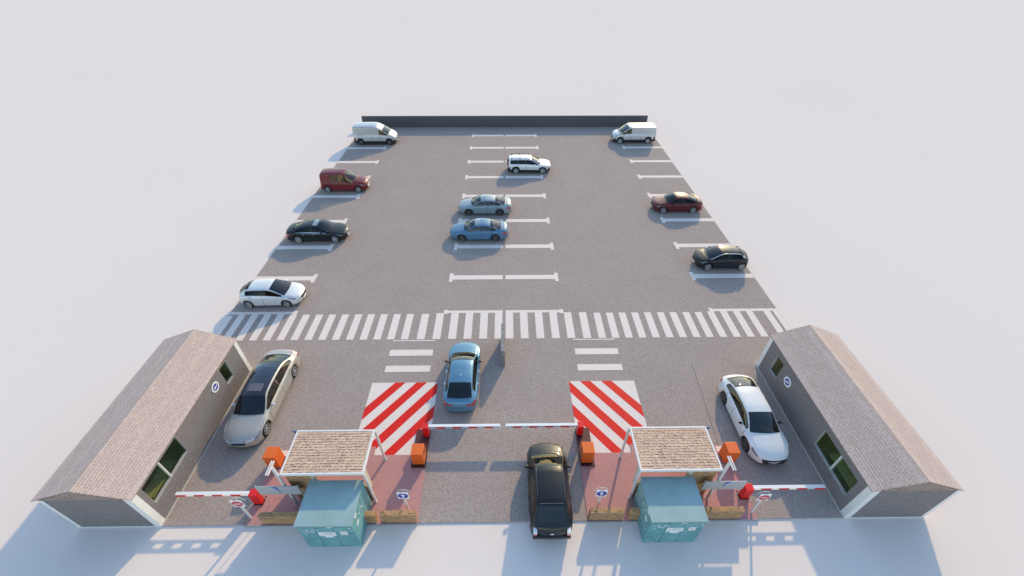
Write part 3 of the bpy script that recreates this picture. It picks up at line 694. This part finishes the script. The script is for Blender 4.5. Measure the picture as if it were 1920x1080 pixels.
def car(name, label, cat, loc, rz, kind, L, W, H=None, xf=None, xr=None, r=.335, color=(.8, .8, .8), metal=0., prough=.35, style='seven', wmat=None, gl=None, interior=None,
        sunroof=None, dark_low=False, rails=False, plate=True, chrome_line=False, handles='body', roofglass=False, grille=(.44, .62), gw=.40, rwj=11, mirrors='body', group=None, extra=None, wsgl=None, grillm=None, handle_row=.86, hlrows=(4,), tlrows=(3, 4)):
    T = TPL[kind]; k = L / T['L']; hk = 1.0 if H is None else H / max(z for _, z in T['top']); wk = W / 1.82
    top = pchip([(x * k, .2 + (z - .2) * (1 + (hk - 1) * max(0, (z - .2)) / (max(q for _, q in T['top']) - .2))) for x, z in T['top']])
    belt = pchip([(x * k, z * (1 if hk <= 1 else 1)) for x, z in T['belt']]); wrf = pchip([(x * k, w * wk) for x, w in T['wr']])
    hl_, xe = L / 2, L / 2
    t = thing(name, loc, label, cat, rz, group)
    pm = paint(name + '_paint_%.2f_%.2f_%.2f' % tuple(color), color, metal, prough)
    wmat = wmat or M_alloy; gl = gl or glass('car_glass', (.25, .28, .30), refl=.05); wsgl = wsgl or gl
    interior = interior or M_greyin
    Ra = r + .055; zc = r
    ws = [q * k for q in T['ws']]; rw = [q * k for q in T['rw']]; sw = [(a * k, c * k) for a, c in T['sw']]
    hl = [q * k for q in T['hl']]; tl = [q * k for q in T['tl']]; doors = [q * k for q in T['doors']]
    S = set()
    nS = int(L / .085)
    for i in range(nS + 1): S.add(round(-hl_ + L * i / nS, 4))
    for xw in (xf, xr):
        for i in range(13): S.add(round(xw - Ra * math.cos(math.pi * i / 12), 4))
        S.add(round(xw - Ra - .01, 4)); S.add(round(xw + Ra + .01, 4))
    for q in ws + rw + hl + tl: S.add(round(q, 4))
    for a, c in sw: S.add(round(a, 4)); S.add(round(c, 4)); S.add(round(a + .03, 4)); S.add(round(c - .03, 4))
    for d in doors: S.add(round(d - .011, 4)); S.add(round(d + .011, 4))
    for e in (.015, .04, .075, .12): S.add(round(hl_ - e, 4)); S.add(round(-hl_ + e, 4))
    key = sorted(S); xs = [key[0]]
    prot = set(round(q, 4) for q in ws + rw + hl + tl + [v for a, c in sw for v in (a, c)] + [d + e for d in doors for e in (-.011, .011)] + [hl_, -hl_])
    for q in key[1:]:
        if q - xs[-1] < .014:
            if q in prot and xs[-1] not in prot: xs[-1] = q
            elif q in prot: xs.append(q)
        else: xs.append(q)
    def halfw(x):
        u = hl_ - x; w = W / 2
        def end(u, c, a, c2, a2):
            f = 1.
            if u < c: f -= a * (1 - u / c) ** 2.2
            if u < c2: f -= a2 * (1 - u / c2) ** 2
            return f
        v = x + hl_
        boxy = kind in ('van', 'van2', 'minivan')
        return w * min(end(u, 1.1, .17, .28, .16), end(v, .9, .04 if boxy else .12, .14 if boxy else .25, .03 if boxy else .12))
    def sill(x):
        z = .20
        u = min(hl_ - x, x + hl_)
        if u < .5: z += .07 * (1 - u / .5)
        for xw in (xf, xr):
            d = abs(x - xw)
            if d < Ra: z = max(z, zc + math.sqrt(Ra * Ra - d * d) - .005)
        return z
    rows = []
    for x in xs:
        w = halfw(x); zl = sill(x); zt = top(x); zb = min(belt(x), zt - .035); zb = max(zb, zl + .05); h = zb - zl
        wr_ = min(wrf(x), w - .10); wb = w - .085
        crown = min(.07, max(.02, (zt - zb) * .5)); ze = zt - crown
        inarch = any(abs(x - xw) < Ra + .012 for xw in (xf, xr)); fl = .012 if inarch else 0
        tall = ze - zb
        bul = .02 if tall > .2 else 0
        p = [(w - .055 + fl * 3, zl), (w - .012 + fl, zl + min(.045, h * .2)), (w + fl * .6, zl + .34 * h), (w, zl + .62 * h), (w - .012, zl + .80 * h), (w - .032, zl + .94 * h), (w - .07, zb)]
        def g(tt, bb=0): return (wb + (wr_ - wb) * tt + bb, zb + (ze - zb) * tt)
        p += [g(.10, bul * .3), g(.5, bul), g(.88, bul * .5), g(.97, .004)]
        for y in (.955, .80, .5, .25, 0):
            p.append((wr_ * y, ze + (zt - ze) * (1 - y ** 2.6)))
        rows.append(p)
    nj = len(rows[0]); full = 2 * nj - 1
    boxy_ = kind in ('van', 'van2', 'minivan')
    x0f, x0r = xf + Ra + .02, xr - Ra - .02
    def wx(x, y, j, wr_):
        q = abs(y) / (W / 2)
        if x > x0f: x -= (.20 if boxy_ else .32) * ((x - x0f) / (hl_ - x0f)) ** 1.3 * q ** 2.6
        elif x < x0r: x += (.05 if boxy_ else .17) * ((x0r - x) / (hl_ + x0r)) ** 1.3 * q ** 2.6
        if j >= 10:
            e = 1 - min(1, abs(y) / max(wr_, .1)) ** 2
            if ws[0] - .3 < x < ws[1] + .45:
                t_ = (x - ws[0] + .3) / (ws[1] - ws[0] + .3) if x < ws[1] else 1 - (x - ws[1]) / .45
                x += .12 * e * max(0, t_)
            elif rw[1] > rw[0] and rw[0] - .35 < x < rw[1] + .2:
                t_ = (rw[1] + .2 - x) / (rw[1] + .2 - rw[0]) if x > rw[0] else 1 - (rw[0] - x) / .35
                x -= (.09 if kind not in ('suv', 'estate', 'minivan') else .03) * e * max(0, t_)
        return x
    R3 = [[(wx(x, y, j, p[10][0]), y, z) for j, (y, z) in enumerate(p)] for x, p in zip(xs, rows)]
    V = []
    for p in R3:
        V += p + [(x, -y, z) for x, y, z in reversed(p[:-1])]
    parts = {'body': MB()}
    def put(nm, quad, mi=0):
        b = parts.setdefault(nm, MB()); b.quad([V[i] for i in quad], mi)
    def inr(x, a, c): return a - 1e-4 <= x <= c + 1e-4
    for i in range(len(xs) - 1):
        xa, xb_ = xs[i], xs[i + 1]; xm = (xa + xb_) / 2
        tallm = (rows[i][10][1] - rows[i][6][1] + rows[i + 1][10][1] - rows[i + 1][6][1]) / 2
        for jj in range(full - 1):
            j = jj if jj < nj - 1 else full - 2 - jj        # band index 0..nj-2
            sd = 'l' if jj < nj - 1 else 'r'
            q = (i * full + jj, (i + 1) * full + jj, (i + 1) * full + jj + 1, i * full + jj + 1)
            nm, mi = 'body', 0
            if j >= 11 and ws[0] < xm < ws[1]: nm = 'windshield'
            elif j >= rwj and rw[0] < xm < rw[1]: nm = 'rear_window'
            elif roofglass and j >= 11 and rw[1] < xm < ws[0]: nm = 'roof_panel'
            elif sunroof and j >= 12 and sunroof[0] < xm < sunroof[1]: nm = 'sunroof'
            elif j in (7, 8) and tallm > .10:
                for wi, (a, c) in enumerate(sw):
                    if a < xm < c: nm = 'side_window_%s%d' % (sd, wi)
                if nm == 'body' and sw[0][0] < xm < sw[-1][1] and kind not in ('van', 'van2'): mi = 1
            if nm == 'body' and j in hlrows and hl[0] < xm < hl[1]: nm = 'headlight_' + sd
            if nm == 'body' and j in tlrows and tl[0] < xm < tl[1]: nm = 'taillight_' + sd
            if nm == 'body' and j in (1, 2, 3, 4, 5) and any(abs(xm - d) < .008 for d in doors): mi = 2
            if nm == 'body' and dark_low and j in (0, 1): mi = 1
            if nm == 'body' and dark_low and (xm > hl_ - .35 or xm < -hl_ + .30) and j <= 2: mi = 1
            if nm == 'body' and chrome_line and j == 6 and sw[0][0] < xm < sw[-1][1]: mi = 3
            if nm == 'body' and j == 10 and (ws[0] < xm < ws[1]) and False: mi = 1
            put(nm, q, mi)
    for i in (0, len(xs) - 1):
        p = rows[i]; G = (1, .955, .80, .5, .25, 0, -.25, -.5, -.8, -.955, -1)
        def cp_(j, g): 
            y = p[j][0] * g; return (wx(xs[i], y, 0, 1), y, p[j][1])
        topc = R3[i][10:] + [(x, -y, z) for x, y, z in reversed(R3[i][10:-1])]
        for j in range(10):
            for a in range(len(G) - 1):
                mi = 1 if (j == 0 or (dark_low and j <= 1)) else 0
                parts['body'].quad([cp_(j, G[a]), cp_(j + 1, G[a]), cp_(j + 1, G[a + 1]), cp_(j, G[a + 1])], mi)
        for a in range(len(G) - 1):
            q = [cp_(10, G[a]), topc[a], topc[a + 1], cp_(10, G[a + 1])]
            parts['body'].quad(q, 0)
    mats = [pm, M_trim, M_seam, M_chrome]
    body = parts.pop('body').build('body', mats, t, smooth=38)
    for nm, mb in parts.items():
        base = nm.split('_')[0]
        if nm.startswith('side_window'): o = mb.build('side_window', gl, t, smooth=50)
        elif nm == 'windshield': o = mb.build(nm, wsgl, t, smooth=50)
        elif nm == 'rear_window': o = mb.build(nm, gl, t, smooth=50)
        elif nm == 'roof_panel': o = mb.build('glass_roof', flat('dark_roof_glass', (.018, .018, .028), rough=.12, coat=1, noise=.2), t, smooth=50)
        elif nm == 'sunroof': o = mb.build(nm, flat('sunroof_glass', (.20, .24, .28), rough=.06, coat=1, noise=.05), t, smooth=50)
        elif nm.startswith('headlight'): o = mb.build('headlight', M_lamp, t, smooth=50)
        elif nm.startswith('taillight'): o = mb.build('taillight', M_tail, t, smooth=50)
    # windscreen rubbers (thin dark strips following the glass edge)
    def strip(x_at, name_, y_lim=.97):
        p = [(x, y, z + .006) for x, y, z in interp_row(x_at)]
        b = MB(); b.tube([(q[0], q[1], q[2]) for q in p], .014, 6); b.build(name_, M_trim, body, smooth=60)
    def interp_row(x):
        i = max(0, min(len(xs) - 2, max(n_ for n_ in range(len(xs)) if xs[n_] <= x + 1e-6)))
        f = (x - xs[i]) / (xs[i + 1] - xs[i])
        pts = [tuple(a[k_] + (c[k_] - a[k_]) * f for k_ in range(3)) for a, c in zip(R3[i][11:], R3[i + 1][11:])]
        return pts + [(x, -y, z) for x, y, z in reversed(pts[:-1])]
    strip(ws[1], 'cowl_strip')
    if rw[1] > rw[0]: strip(rw[0], 'rear_window_seal')
    for sy in (-1, 1):
        def edge(xa, xb_, n=8):
            out = []
            for q in range(n + 1):
                x = xa + (xb_ - xa) * q / n; pr = interp_row(x)[0]
                out.append((pr[0], sy * pr[1], pr[2] + .006))
            return out
        b = MB(); b.tube(edge(*ws), .011, 6); b.build('windshield_seal', M_trim, body, smooth=60)
        if rw[1] > rw[0]: b = MB(); b.tube(edge(*rw), .011, 6); b.build('rear_window_seal', M_trim, body, smooth=60)
    # underbody and cabin
    b = MB(); b.box(-hl_ + .12, hl_ - .16, -W / 2 + .30, W / 2 - .30, .17, .58); b.box(xr + Ra + .03, xf - Ra - .03, -W / 2 + .09, W / 2 - .09, .18, .55)
    b.build('underbody', M_trim, t)
    hw = W / 2 - .14; zs = belt(0) - .16; sc_h = (top(-.1) - .12)
    cab0, cab1 = sw[0][0] - .05, ws[1] - .05
    if kind not in ('van', 'van2'):
        b = MB(); b.box(cab0, cab1 - .35, -hw, hw, .56, .60); b.build('cabin_floor', interior, t)
        for yy in (-.36, .36):
            b = MB(); x0 = doors[1] - .05 if kind != 'suv' else .0
            b.box(x0, x0 + .48, yy - .24, yy + .24, .605, .72); b.prism([(x0 - .22, sc_h - .18), (x0 - .12, sc_h - .17), (x0 + .10, .70), (x0 - .06, .66)], 'y', yy - .23, yy + .23)
            b.prism([(x0 - .25, sc_h - .02), (x0 - .16, sc_h - .02), (x0 - .14, sc_h - .16), (x0 - .22, sc_h - .17)], 'y', yy - .12, yy + .12)
            b.build('front_seat', interior, t, bevel=.02)
        b = MB(); x0 = max(cab0 + .30, doors[1] - .92)
        b.box(x0, x0 + .45, -hw + .08, hw - .08, .605, .72); b.prism([(x0 - .18, sc_h - .22), (x0 - .06, sc_h - .20), (x0 + .10, .70), (x0 - .06, .66)], 'y', -hw + .1, hw - .1)
        b.build('rear_seat', interior, t, bevel=.02)
        if rw[1] > rw[0]:
            b = MB(); b.box(max(rw[0] + .05, -hl_ + .25), x0 - .10, -hw + .05, hw - .05, belt(rw[0]) - .14, belt(rw[0]) - .11); b.build('parcel_shelf', interior, t)
    else:
        b = MB(); xp = T['sw'][0][0] * k
        b.box(xp - .12, xp - .08, -hw, hw, .56, top(xp) - .15); b.build('cab_bulkhead', interior, t)
        for yy in (-.42, .42):
            b = MB(); b.box(xp + .05, xp + .55, yy - .25, yy + .25, .6, .95); b.box(xp - .05, xp + .08, yy - .24, yy + .24, .9, 1.55); b.build('front_seat', interior, t, bevel=.03)
    b = MB(); b.prism([(ws[1] - .75 * (ws[1] - ws[0]) * .62, belt(ws[1]) - .16), (ws[1] - .05, belt(ws[1]) - .02), (ws[1] - .02, belt(ws[1]) - .25), (ws[1] - .45, belt(ws[1]) - .32)], 'y', -hw + .06, hw - .06)
    b.build('dashboard', interior, t, bevel=.015)
    # wheels
    tm, qm = wheel_mesh(r, style, wmat)
    for xw in (xf, xr):
        for sy in (-1, 1):
            o = bpy.data.objects.new('wheel', tm); col.objects.link(o); o.parent = t; o.location = (xw, sy * (W / 2 - .125), r); o.rotation_euler = (0, R(17 * (xw > 0) + 9 * sy), 0)
            q = bpy.data.objects.new('rim', qm); col.objects.link(q); q.parent = o
    # mirrors, handles
    mm = {'body': pm, 'black': M_trim, 'chrome': M_chrome, 'grey': M_metal}[mirrors]
    for sy in (-1, 1):
        xm_ = sw[-1][1] - .36 if kind not in ('van', 'van2') else ws[1] - .25
        zz = belt(xm_) + .05 + (.15 if kind in ('van', 'van2') else 0)
        bm = bmesh.new(); bmesh.ops.create_icosphere(bm, subdivisions=3, radius=1)
        for v in bm.verts:
            xx, yy, z_ = v.co
            fx = -.25 if xx < -.25 else xx
            v.co = (fx * .10, yy * .10, z_ * .065 * (1 - .15 * abs(yy)))
        me = bpy.data.meshes.new('wing_mirror'); bm.to_mesh(me); bm.free(); me.materials.append(mm)
        for p in me.polygons: p.use_smooth = True
        o = bpy.data.objects.new('wing_mirror', me); col.objects.link(o); o.parent = t; o.location = (xm_, sy * (W / 2 + .045), zz)
        b = MB(); b.box(-.03, .03, -.10, 0, -.05, -.02); a = b.build('mirror_arm', M_trim, o); a.scale = (1, sy, 1)
        a.location = (0, -sy * .0, 0)
    hm = {'body': pm, 'chrome': M_chrome, 'black': M_trim}[handles]
    for d in (doors[0], doors[1]):
        for sy in (-1, 1):
            xh = d + .10 if kind not in ('van', 'van2') else d + .12
            if abs(xh - xr) < .2: xh = xr + .30
            zz = sill(xh) + (belt(xh) - sill(xh)) * handle_row
            b = MB(); b.box(xh, xh + .17, sy * (halfw(xh) - .03), sy * (halfw(xh) + .018), zz - .016, zz + .016); b.build('door_handle', hm, t, bevel=.006)
    if gw:
        b = MB(); z0, z1 = grille
        b.prism([(-gw, z1), (gw, z1), (gw * .82, z0), (-gw * .82, z0)], 'x', hl_ - .10, hl_ + .010); b.build('grille', grillm or M_trim, t, bevel=.01)
    if plate:
        b = MB(); b.box(hl_ - .03, hl_ + .014, -.22, .22, .30, .40); b.build('number_plate', M_plate, t)
        b = MB(); zp = .62 if kind in ('sedan', 'hatch') else .70
        b.box(-hl_ - .014, -hl_ + .03, -.24, .24, zp - .06, zp + .05); b.build('number_plate', M_plate, t)
    if rails:
        for sy in (-1, 1):
            b = MB(); yy = sy * (.60 * wk); z0 = top(-.8) - .02
            b.tube([(-1.85, yy, z0 - .05), (-1.80, yy, z0 + .05), (-.9, yy, z0 + .07), (0, yy, z0 + .05), (.06, yy, z0 - .06)], .018, 8)
            for xx in (-1.80, -.95, 0.0): b.box(xx - .05, xx + .05, yy - .022, yy + .022, z0 - .06, z0 + .05)
            b.build('roof_rail', M_trim, t, smooth=60)
    if extra: extra(t, dict(top=top, belt=belt, halfw=halfw, hl=hl_, W=W, pm=pm, body=body, ws=ws, rw=rw, rows=interp_row))
    return t

GB = glass('black_tint_glass', (.05, .055, .06), refl=-.02)
GC = glass('clear_car_glass', (.55, .60, .62), refl=.01)
GD = glass('deep_blue_glass', (.05, .06, .09), refl=.0, opac=.4, dark=(.006, .010, .03))

# parked, left row, facing the middle
car('hatchback', 'white hatchback parked nearest the crossing in the left row', 'car', (-16.08, 22.93, 0), R(.9), 'hatch', 4.12, 1.76, H=1.47, xf=1.12, xr=-1.43, r=.315, color=(.74, .735, .74), metal=.35, style='five', gl=GB, interior=M_darkin, wsgl=GD, prough=.3, tlrows=(4, 5, 6), hlrows=(4, 5), rwj=12)
car('black_sedan', 'glossy black sedan with silver wheels parked in the left row', 'car', (-15.62, 30.85, 0), R(.5), 'sedan', 4.92, 1.86, H=1.46, xf=1.57, xr=-1.41, r=.355, color=(.006, .007, .009), prough=.2, style='seven', gl=GB, interior=M_darkin, chrome_line=True, handles='chrome', wsgl=GC, grillm=M_chrome, sunroof=(-.15, .22), mirrors='black')
car('small_van', 'dark red small passenger van parked in the left row', 'van', (-15.80, 39.67, 0), R(-.5), 'minivan', 4.45, 1.80, H=1.93, xf=1.38, xr=-1.60, r=.325, color=(.16, .008, .014), prough=.3, style='seven', gl=glass('amber_glass', (.62, .55, .30), refl=.02), interior=M_tan, dark_low=False, wsgl=GC, mirrors='black', grillm=M_metal)
car('cargo_van', 'tall pale grey high-roof cargo van at the far left corner', 'van', (-15.50, 51.70, 0), R(.3), 'van', 5.0, 2.02, H=2.15, xf=1.67, xr=-1.69, r=.335, color=(.46, .46, .48), metal=.45, prough=.4, style='steel', wmat=M_steel, gl=GC, interior=M_tan, dark_low=True, handles='black', mirrors='black', handle_row=.80)
# parked, right row
car('cargo_van', 'silver white low-roof cargo van at the far right corner', 'van', (15.28, 51.97, 0), R(180), 'van2', 5.10, 1.98, H=1.92, xf=1.67, xr=-1.65, r=.345, color=(.50, .51, .55), metal=.5, prough=.35, style='five', gl=GC, interior=M_tan, dark_low=True, handles='black', mirrors='black')
car('maroon_sedan', 'dark maroon sedan parked in the right row', 'car', (15.55, 35.36, 0), R(179.6), 'sedan', 4.50, 1.82, H=1.47, xf=1.40, xr=-1.32, r=.335, color=(.10, .006, .010), prough=.25, style='ten', gl=GB, interior=M_darkin, wsgl=GC, metal=.0)
def aluroof(t, d):
    for sy in (-1, 1):
        b = MB(); pts = []
        for q in range(15):
            x = 1.0 - q * (2.25 / 14); pr = d['rows'](x)[0]
            pts.append((pr[0], sy * (pr[1] + .03), pr[2] - .01))
        b.tube(pts, .026, 8); b.build('silver_roof_arch', M_alloy, t, smooth=60)
        b = MB(); b.prism([(-1.46, 1.20), (-1.28, 1.25), (-1.46, .98), (-1.66, .98)], 'y', sy * .655, sy * .70); b.build('silver_rear_pillar', M_alloy, t)
car('black_hatchback', 'black hatchback with silver roof arch parked in the right row nearest the crossing', 'car', (16.25, 26.80, 0), R(180), 'hatch', 3.86, 1.76, H=1.40, xf=1.12, xr=-1.44, r=.33, color=(.006, .009, .013), prough=.2, style='ten', gl=GB, interior=M_darkin, wsgl=GD, mirrors='black', extra=aluroof)
# parked, centre rows
car('estate_car', 'silver white estate car with roof rails and dark lower trim in the centre row', 'car', (2.36, 43.72, 0), R(-.3), 'estate', 4.64, 1.86, H=1.54, xf=1.43, xr=-1.37, r=.345, color=(.70, .70, .73), prough=.35, metal=.5, style='five', gl=GB, interior=M_darkin, dark_low=True, rails=True, wsgl=glass('bronze_glass', (.60, .54, .36), refl=.05), tlrows=(4, 5, 6, 7, 8, 9), mirrors='body')
car('pale_blue_sedan', 'pale silvery blue sedan with open sunroof in the centre row', 'car', (-1.95, 35.10, 0), R(179.8), 'sedan', 4.80, 1.82, H=1.44, xf=1.44, xr=-1.32, r=.335, color=(.27, .33, .37), prough=.3, metal=.25, style='seven', wmat=M_alloyd, gl=GC, interior=M_greyin, sunroof=(-.12, .22), chrome_line=False)
car('blue_sedan', 'bright blue sedan with sunroof parked in the centre row', 'car', (-2.29, 30.92, 0), R(179.8), 'sedan', 4.80, 1.82, H=1.44, xf=1.41, xr=-1.34, r=.335, color=(.085, .19, .32), prough=.3, metal=.15, style='seven', wmat=M_alloyd, gl=GC, interior=M_greyin, sunroof=(-.12, .22))

# moving cars at the gates
def roof_solar(t, d):
    m1 = flat('solar_cells', (.022, .04, .085), rough=.15, coat=1, noise=.2, scale=30)
    z = lambda x, y: d['top'](x) - .07 * abs(y / .62) ** 2.6 + .012
    b = MB()
    for a in range(6):
        for c in range(4):
            xa = -1.17 + a * .128; ya = -.40 + c * .205
            b.quad([(xa, ya, z(xa, ya)), (xa + .11, ya, z(xa + .11, ya)), (xa + .11, ya + .185, z(xa + .11, ya + .185)), (xa, ya + .185, z(xa, ya + .185))])
    b.build('solar_cells', m1, t)
    b = MB()
    for c in range(22):
        ya = -.36 + c * .034; xa, xb_ = .05, .50
        b.quad([(xa, ya, z(xa, ya)), (xb_, ya, z(xb_, ya)), (xb_, ya + .018, z(xb_, ya + .018)), (xa, ya + .018, z(xa, ya + .018))])
    b.build('roof_blind', flat('blind_grey', (.26, .23, .27), rough=.4), t)
    g = MB(); hl = d['hl']
    g.box(hl - .01, hl + .022, -.33, .33, .455, .47); g.box(hl - .02, hl + .020, -.39, .39, .712, .732)
    for q in range(13): g.box(hl - .01, hl + .02, -.32 + q * .0533 - .005, -.32 + q * .0533 + .005, .471, .711)
    g.build('grille_bars', M_chrome, t)
    for sy in (-1, 1):
        for (lx_, ly_, r_) in ((hl - .10, .53, .055), (hl - .20, .66, .065)):
            g = MB(); g.tube([(lx_ - .10, sy * ly_, .66), (lx_ + .015, sy * ly_, .655)], r_, 16); g.build('headlight', M_lampround, t, smooth=40)
    g = MB(); x = d['ws'][1] + .10; zz = d['top'](x + .05) + .004
    g.prism([(x, -.42), (x + .05, -.42), (x + .09, 0), (x + .05, .42), (x, .42), (x + .04, 0)], 'z', zz - .01, zz + .004); g.build('hood_vent', M_trim, t)
    b = MB()
    for sy in (-1, 1): b.tube([(-.24, sy * .85, .98), (-.27, sy * .80, 1.18), (-.30, sy * .71, 1.40)], .035, 8)
    b.build('door_pillar', M_chrome, t, smooth=60)
car('champagne_limousine', 'long champagne sedan with black glass roof facing out through the left lane', 'car', (-13.16, 14.52, 0), R(-90.3), 'limo', 5.95, 1.94, H=1.56, xf=2.0, xr=-1.72, r=.375, color=(.45, .42, .39), prough=.28, metal=.35, style='seven', gl=glass('tan_glass', (.50, .44, .30), refl=.03), interior=M_tan, wsgl=GD, roofglass=True, extra=roof_solar, mirrors='grey', plate=False, gw=.37, grille=(.44, .71), hlrows=(4, 5), chrome_line=False)
def coupe_tail(t, d):
    b = MB(); b.box(-d['hl'] - .012, -d['hl'] + .03, -.40, .40, .80, .83); b.build('tail_strip', M_chrome, t)
    for sy in (-1, 1):
        b = MB(); b.prism([(-d['hl'] - .01 + .02 * q, sy * (.36 + .09 * q)) for q in range(5)] + [(-d['hl'] + .12, sy * .66), (-d['hl'] + .04, sy * .36)], 'z', .78, .87); b.build('taillight', M_tail, t, bevel=.006)
    b = MB(); x = -.78; z = d['top'](x); b.prism([(x - .06, z - .01), (x + .06, z - .01), (x - .05, z + .05)], 'y', -.015, .015); b.build('antenna_fin', M_signwhite, t)
car('blue_coupe', 'steel blue sedan driving away through the middle lane beside the hatched area', 'car', (-2.53, 15.82, 0), R(89.6), 'sport', 4.72, 1.83, H=1.45, xf=1.37, xr=-1.39, r=.34, color=(.10, .235, .365), prough=.25, metal=.3, style='ten', gl=GC, interior=M_darkin, wsgl=glass('tan_windshield', (.70, .60, .40), refl=.05), extra=coupe_tail, mirrors='black', plate=False, tlrows=(3, 4, 5), handles='chrome')
def white_front(t, d):
    hl = d['hl']
    b = MB(); b.tube([(hl + .012 - .06 * (y / .46) ** 2, y, .61 - .15 * (1 - (y / .46) ** 2)) for y in [-.46 + q * .046 for q in range(21)]], .022, 8); b.build('grille_bar', M_chrome, t, smooth=60)
    b = MB(); b.prism([(-.58, .62), (.58, .62), (.46, .34), (-.46, .34)], 'x', hl - .16, hl + .008); b.build('lower_grille', M_trim, t, bevel=.01)
car('white_sedan', 'white sedan with black door mirrors facing out through the right lane', 'car', (12.62, 12.85, 0), R(-90.2), 'sport', 4.93, 1.88, H=1.46, xf=1.46, xr=-1.30, r=.36, color=(.70, .70, .72), prough=.25, style='seven', wmat=M_alloyd, gl=glass('tan_glass', (.50, .44, .30), refl=.03), interior=M_darkin, wsgl=glass('smoke_glass', (.30, .33, .34), refl=.05), extra=white_front, mirrors='black', plate=False, gw=0, hlrows=(4, 5), tlrows=(3, 4, 5))
def suv_tail(t, d):
    hl = d['hl']
    bm = bmesh.new(); bmesh.ops.create_uvsphere(bm, u_segments=24, v_segments=12, radius=1)
    for v in bm.verts: v.co = (v.co.x * .02, v.co.y * .085, v.co.z * .042)
    me = bpy.data.meshes.new('badge'); bm.to_mesh(me); bm.free(); me.materials.append(M_signwhite)
    o = bpy.data.objects.new('badge', me); col.objects.link(o); o.parent = t; o.location = (-hl - .01, 0, .80)
    b = MB(); b.box(-1.20, -1.18, -.50, .50, d['top'](-1.19) - .02, d['top'](-1.19) + .008); b.build('roof_edge_strip', M_alloyd, t)
    b = MB(); b.box(-hl - .04, -hl + .2, -.80, .80, .36, .58); b.build('rear_bumper', M_trim, t, bevel=.05)
    for sy in (-1, 1):
        b = MB(); b.box(-hl - .008, -hl + .20, sy * .62, sy * .775, .62, .76); b.build('taillight', M_tail, t, bevel=.01)
        b = MB(); b.box(-hl - .0, -hl + .24, sy * .62, sy * .77, .762, .96); b.build('reversing_light', M_signwhite, t, bevel=.01)
        b = MB(); b.tube([(x, sy * .575, d['top'](x) - .028) for x in [-.85 + q * .11 for q in range(12)]], -.004 + .012, 6); b.build('roof_gutter', M_alloyd, t, smooth=60)
car('black_suv', 'black SUV seen from behind entering through the middle lane', 'car', (1.80, 9.30, 0), R(89.7), 'suv', 4.15, 1.84, H=1.68, xf=1.36, xr=-1.30, r=.355, color=(.008, .009, .010), prough=.2, style='seven', gl=glass('brown_tint', (.24, .17, .09), refl=.03), interior=M_darkin, wsgl=GC, extra=suv_tail, mirrors='black', plate=False, tlrows=(), handles='body', rwj=12, gw=0)

# ------------------------------------------------------------------ light
SUN_EL, SUN_AZ = 23.0, math.atan2(.42, 1.0)     # azimuth from +Y towards +X
w = bpy.data.worlds.new('World'); sc.world = w; w.use_nodes = True
nt = w.node_tree; bg = nt.nodes['Background']
sky = nt.nodes.new('ShaderNodeTexSky'); sky.sky_type = 'NISHITA'; sky.sun_disc = False
sky.sun_elevation = R(SUN_EL); sky.sun_rotation = SUN_AZ
sky.air_density = 1.45; sky.dust_density = .4; sky.ozone_density = 2.2
nt.links.new(sky.outputs[0], bg.inputs['Color']); bg.inputs['Strength'].default_value = .15
sl = bpy.data.lights.new('sun', 'SUN'); sl.energy = 2.0; sl.angle = R(1.2); sl.color = (1.0, .76, .40)
so = bpy.data.objects.new('sun', sl); col.objects.link(so)
d = Vector((math.sin(SUN_AZ) * math.cos(R(SUN_EL)), math.cos(SUN_AZ) * math.cos(R(SUN_EL)), math.sin(R(SUN_EL))))
so.rotation_euler = d.to_track_quat('Z', 'Y').to_euler(); so.location = (20, 60, 40)

# ------------------------------------------------------------------ camera (solved from the photograph)
PI_, YA, RO, F = .694037815, -.0143638675, .00289181621, 813.675961
cp, sp = math.cos(PI_), math.sin(PI_)
fw, up, rt = Vector((0, cp, -sp)), Vector((0, sp, cp)), Vector((1, 0, 0))
cr_, sr_ = math.cos(RO), math.sin(RO)
rt, up = rt * cr_ + up * sr_, -rt * sr_ + up * cr_
Z = Matrix.Rotation(YA, 3, 'Z'); rt, up, fw = Z @ rt, Z @ up, Z @ fw
cam = bpy.data.cameras.new('camera'); co = bpy.data.objects.new('camera', cam); col.objects.link(co)
co.matrix_world = Matrix(((rt.x, up.x, -fw.x, 0), (rt.y, up.y, -fw.y, 0), (rt.z, up.z, -fw.z, 20), (0, 0, 0, 1)))
cam.sensor_width = 36; cam.lens = F / 1920 * 36; cam.clip_end = 5000
sc.camera = co
sc.view_settings.view_transform = 'Standard'; sc.view_settings.look = 'None'; sc.view_settings.gamma = 1; sc.view_settings.exposure = 0.92
sc.render.resolution_x, sc.render.resolution_y = 1024, 576
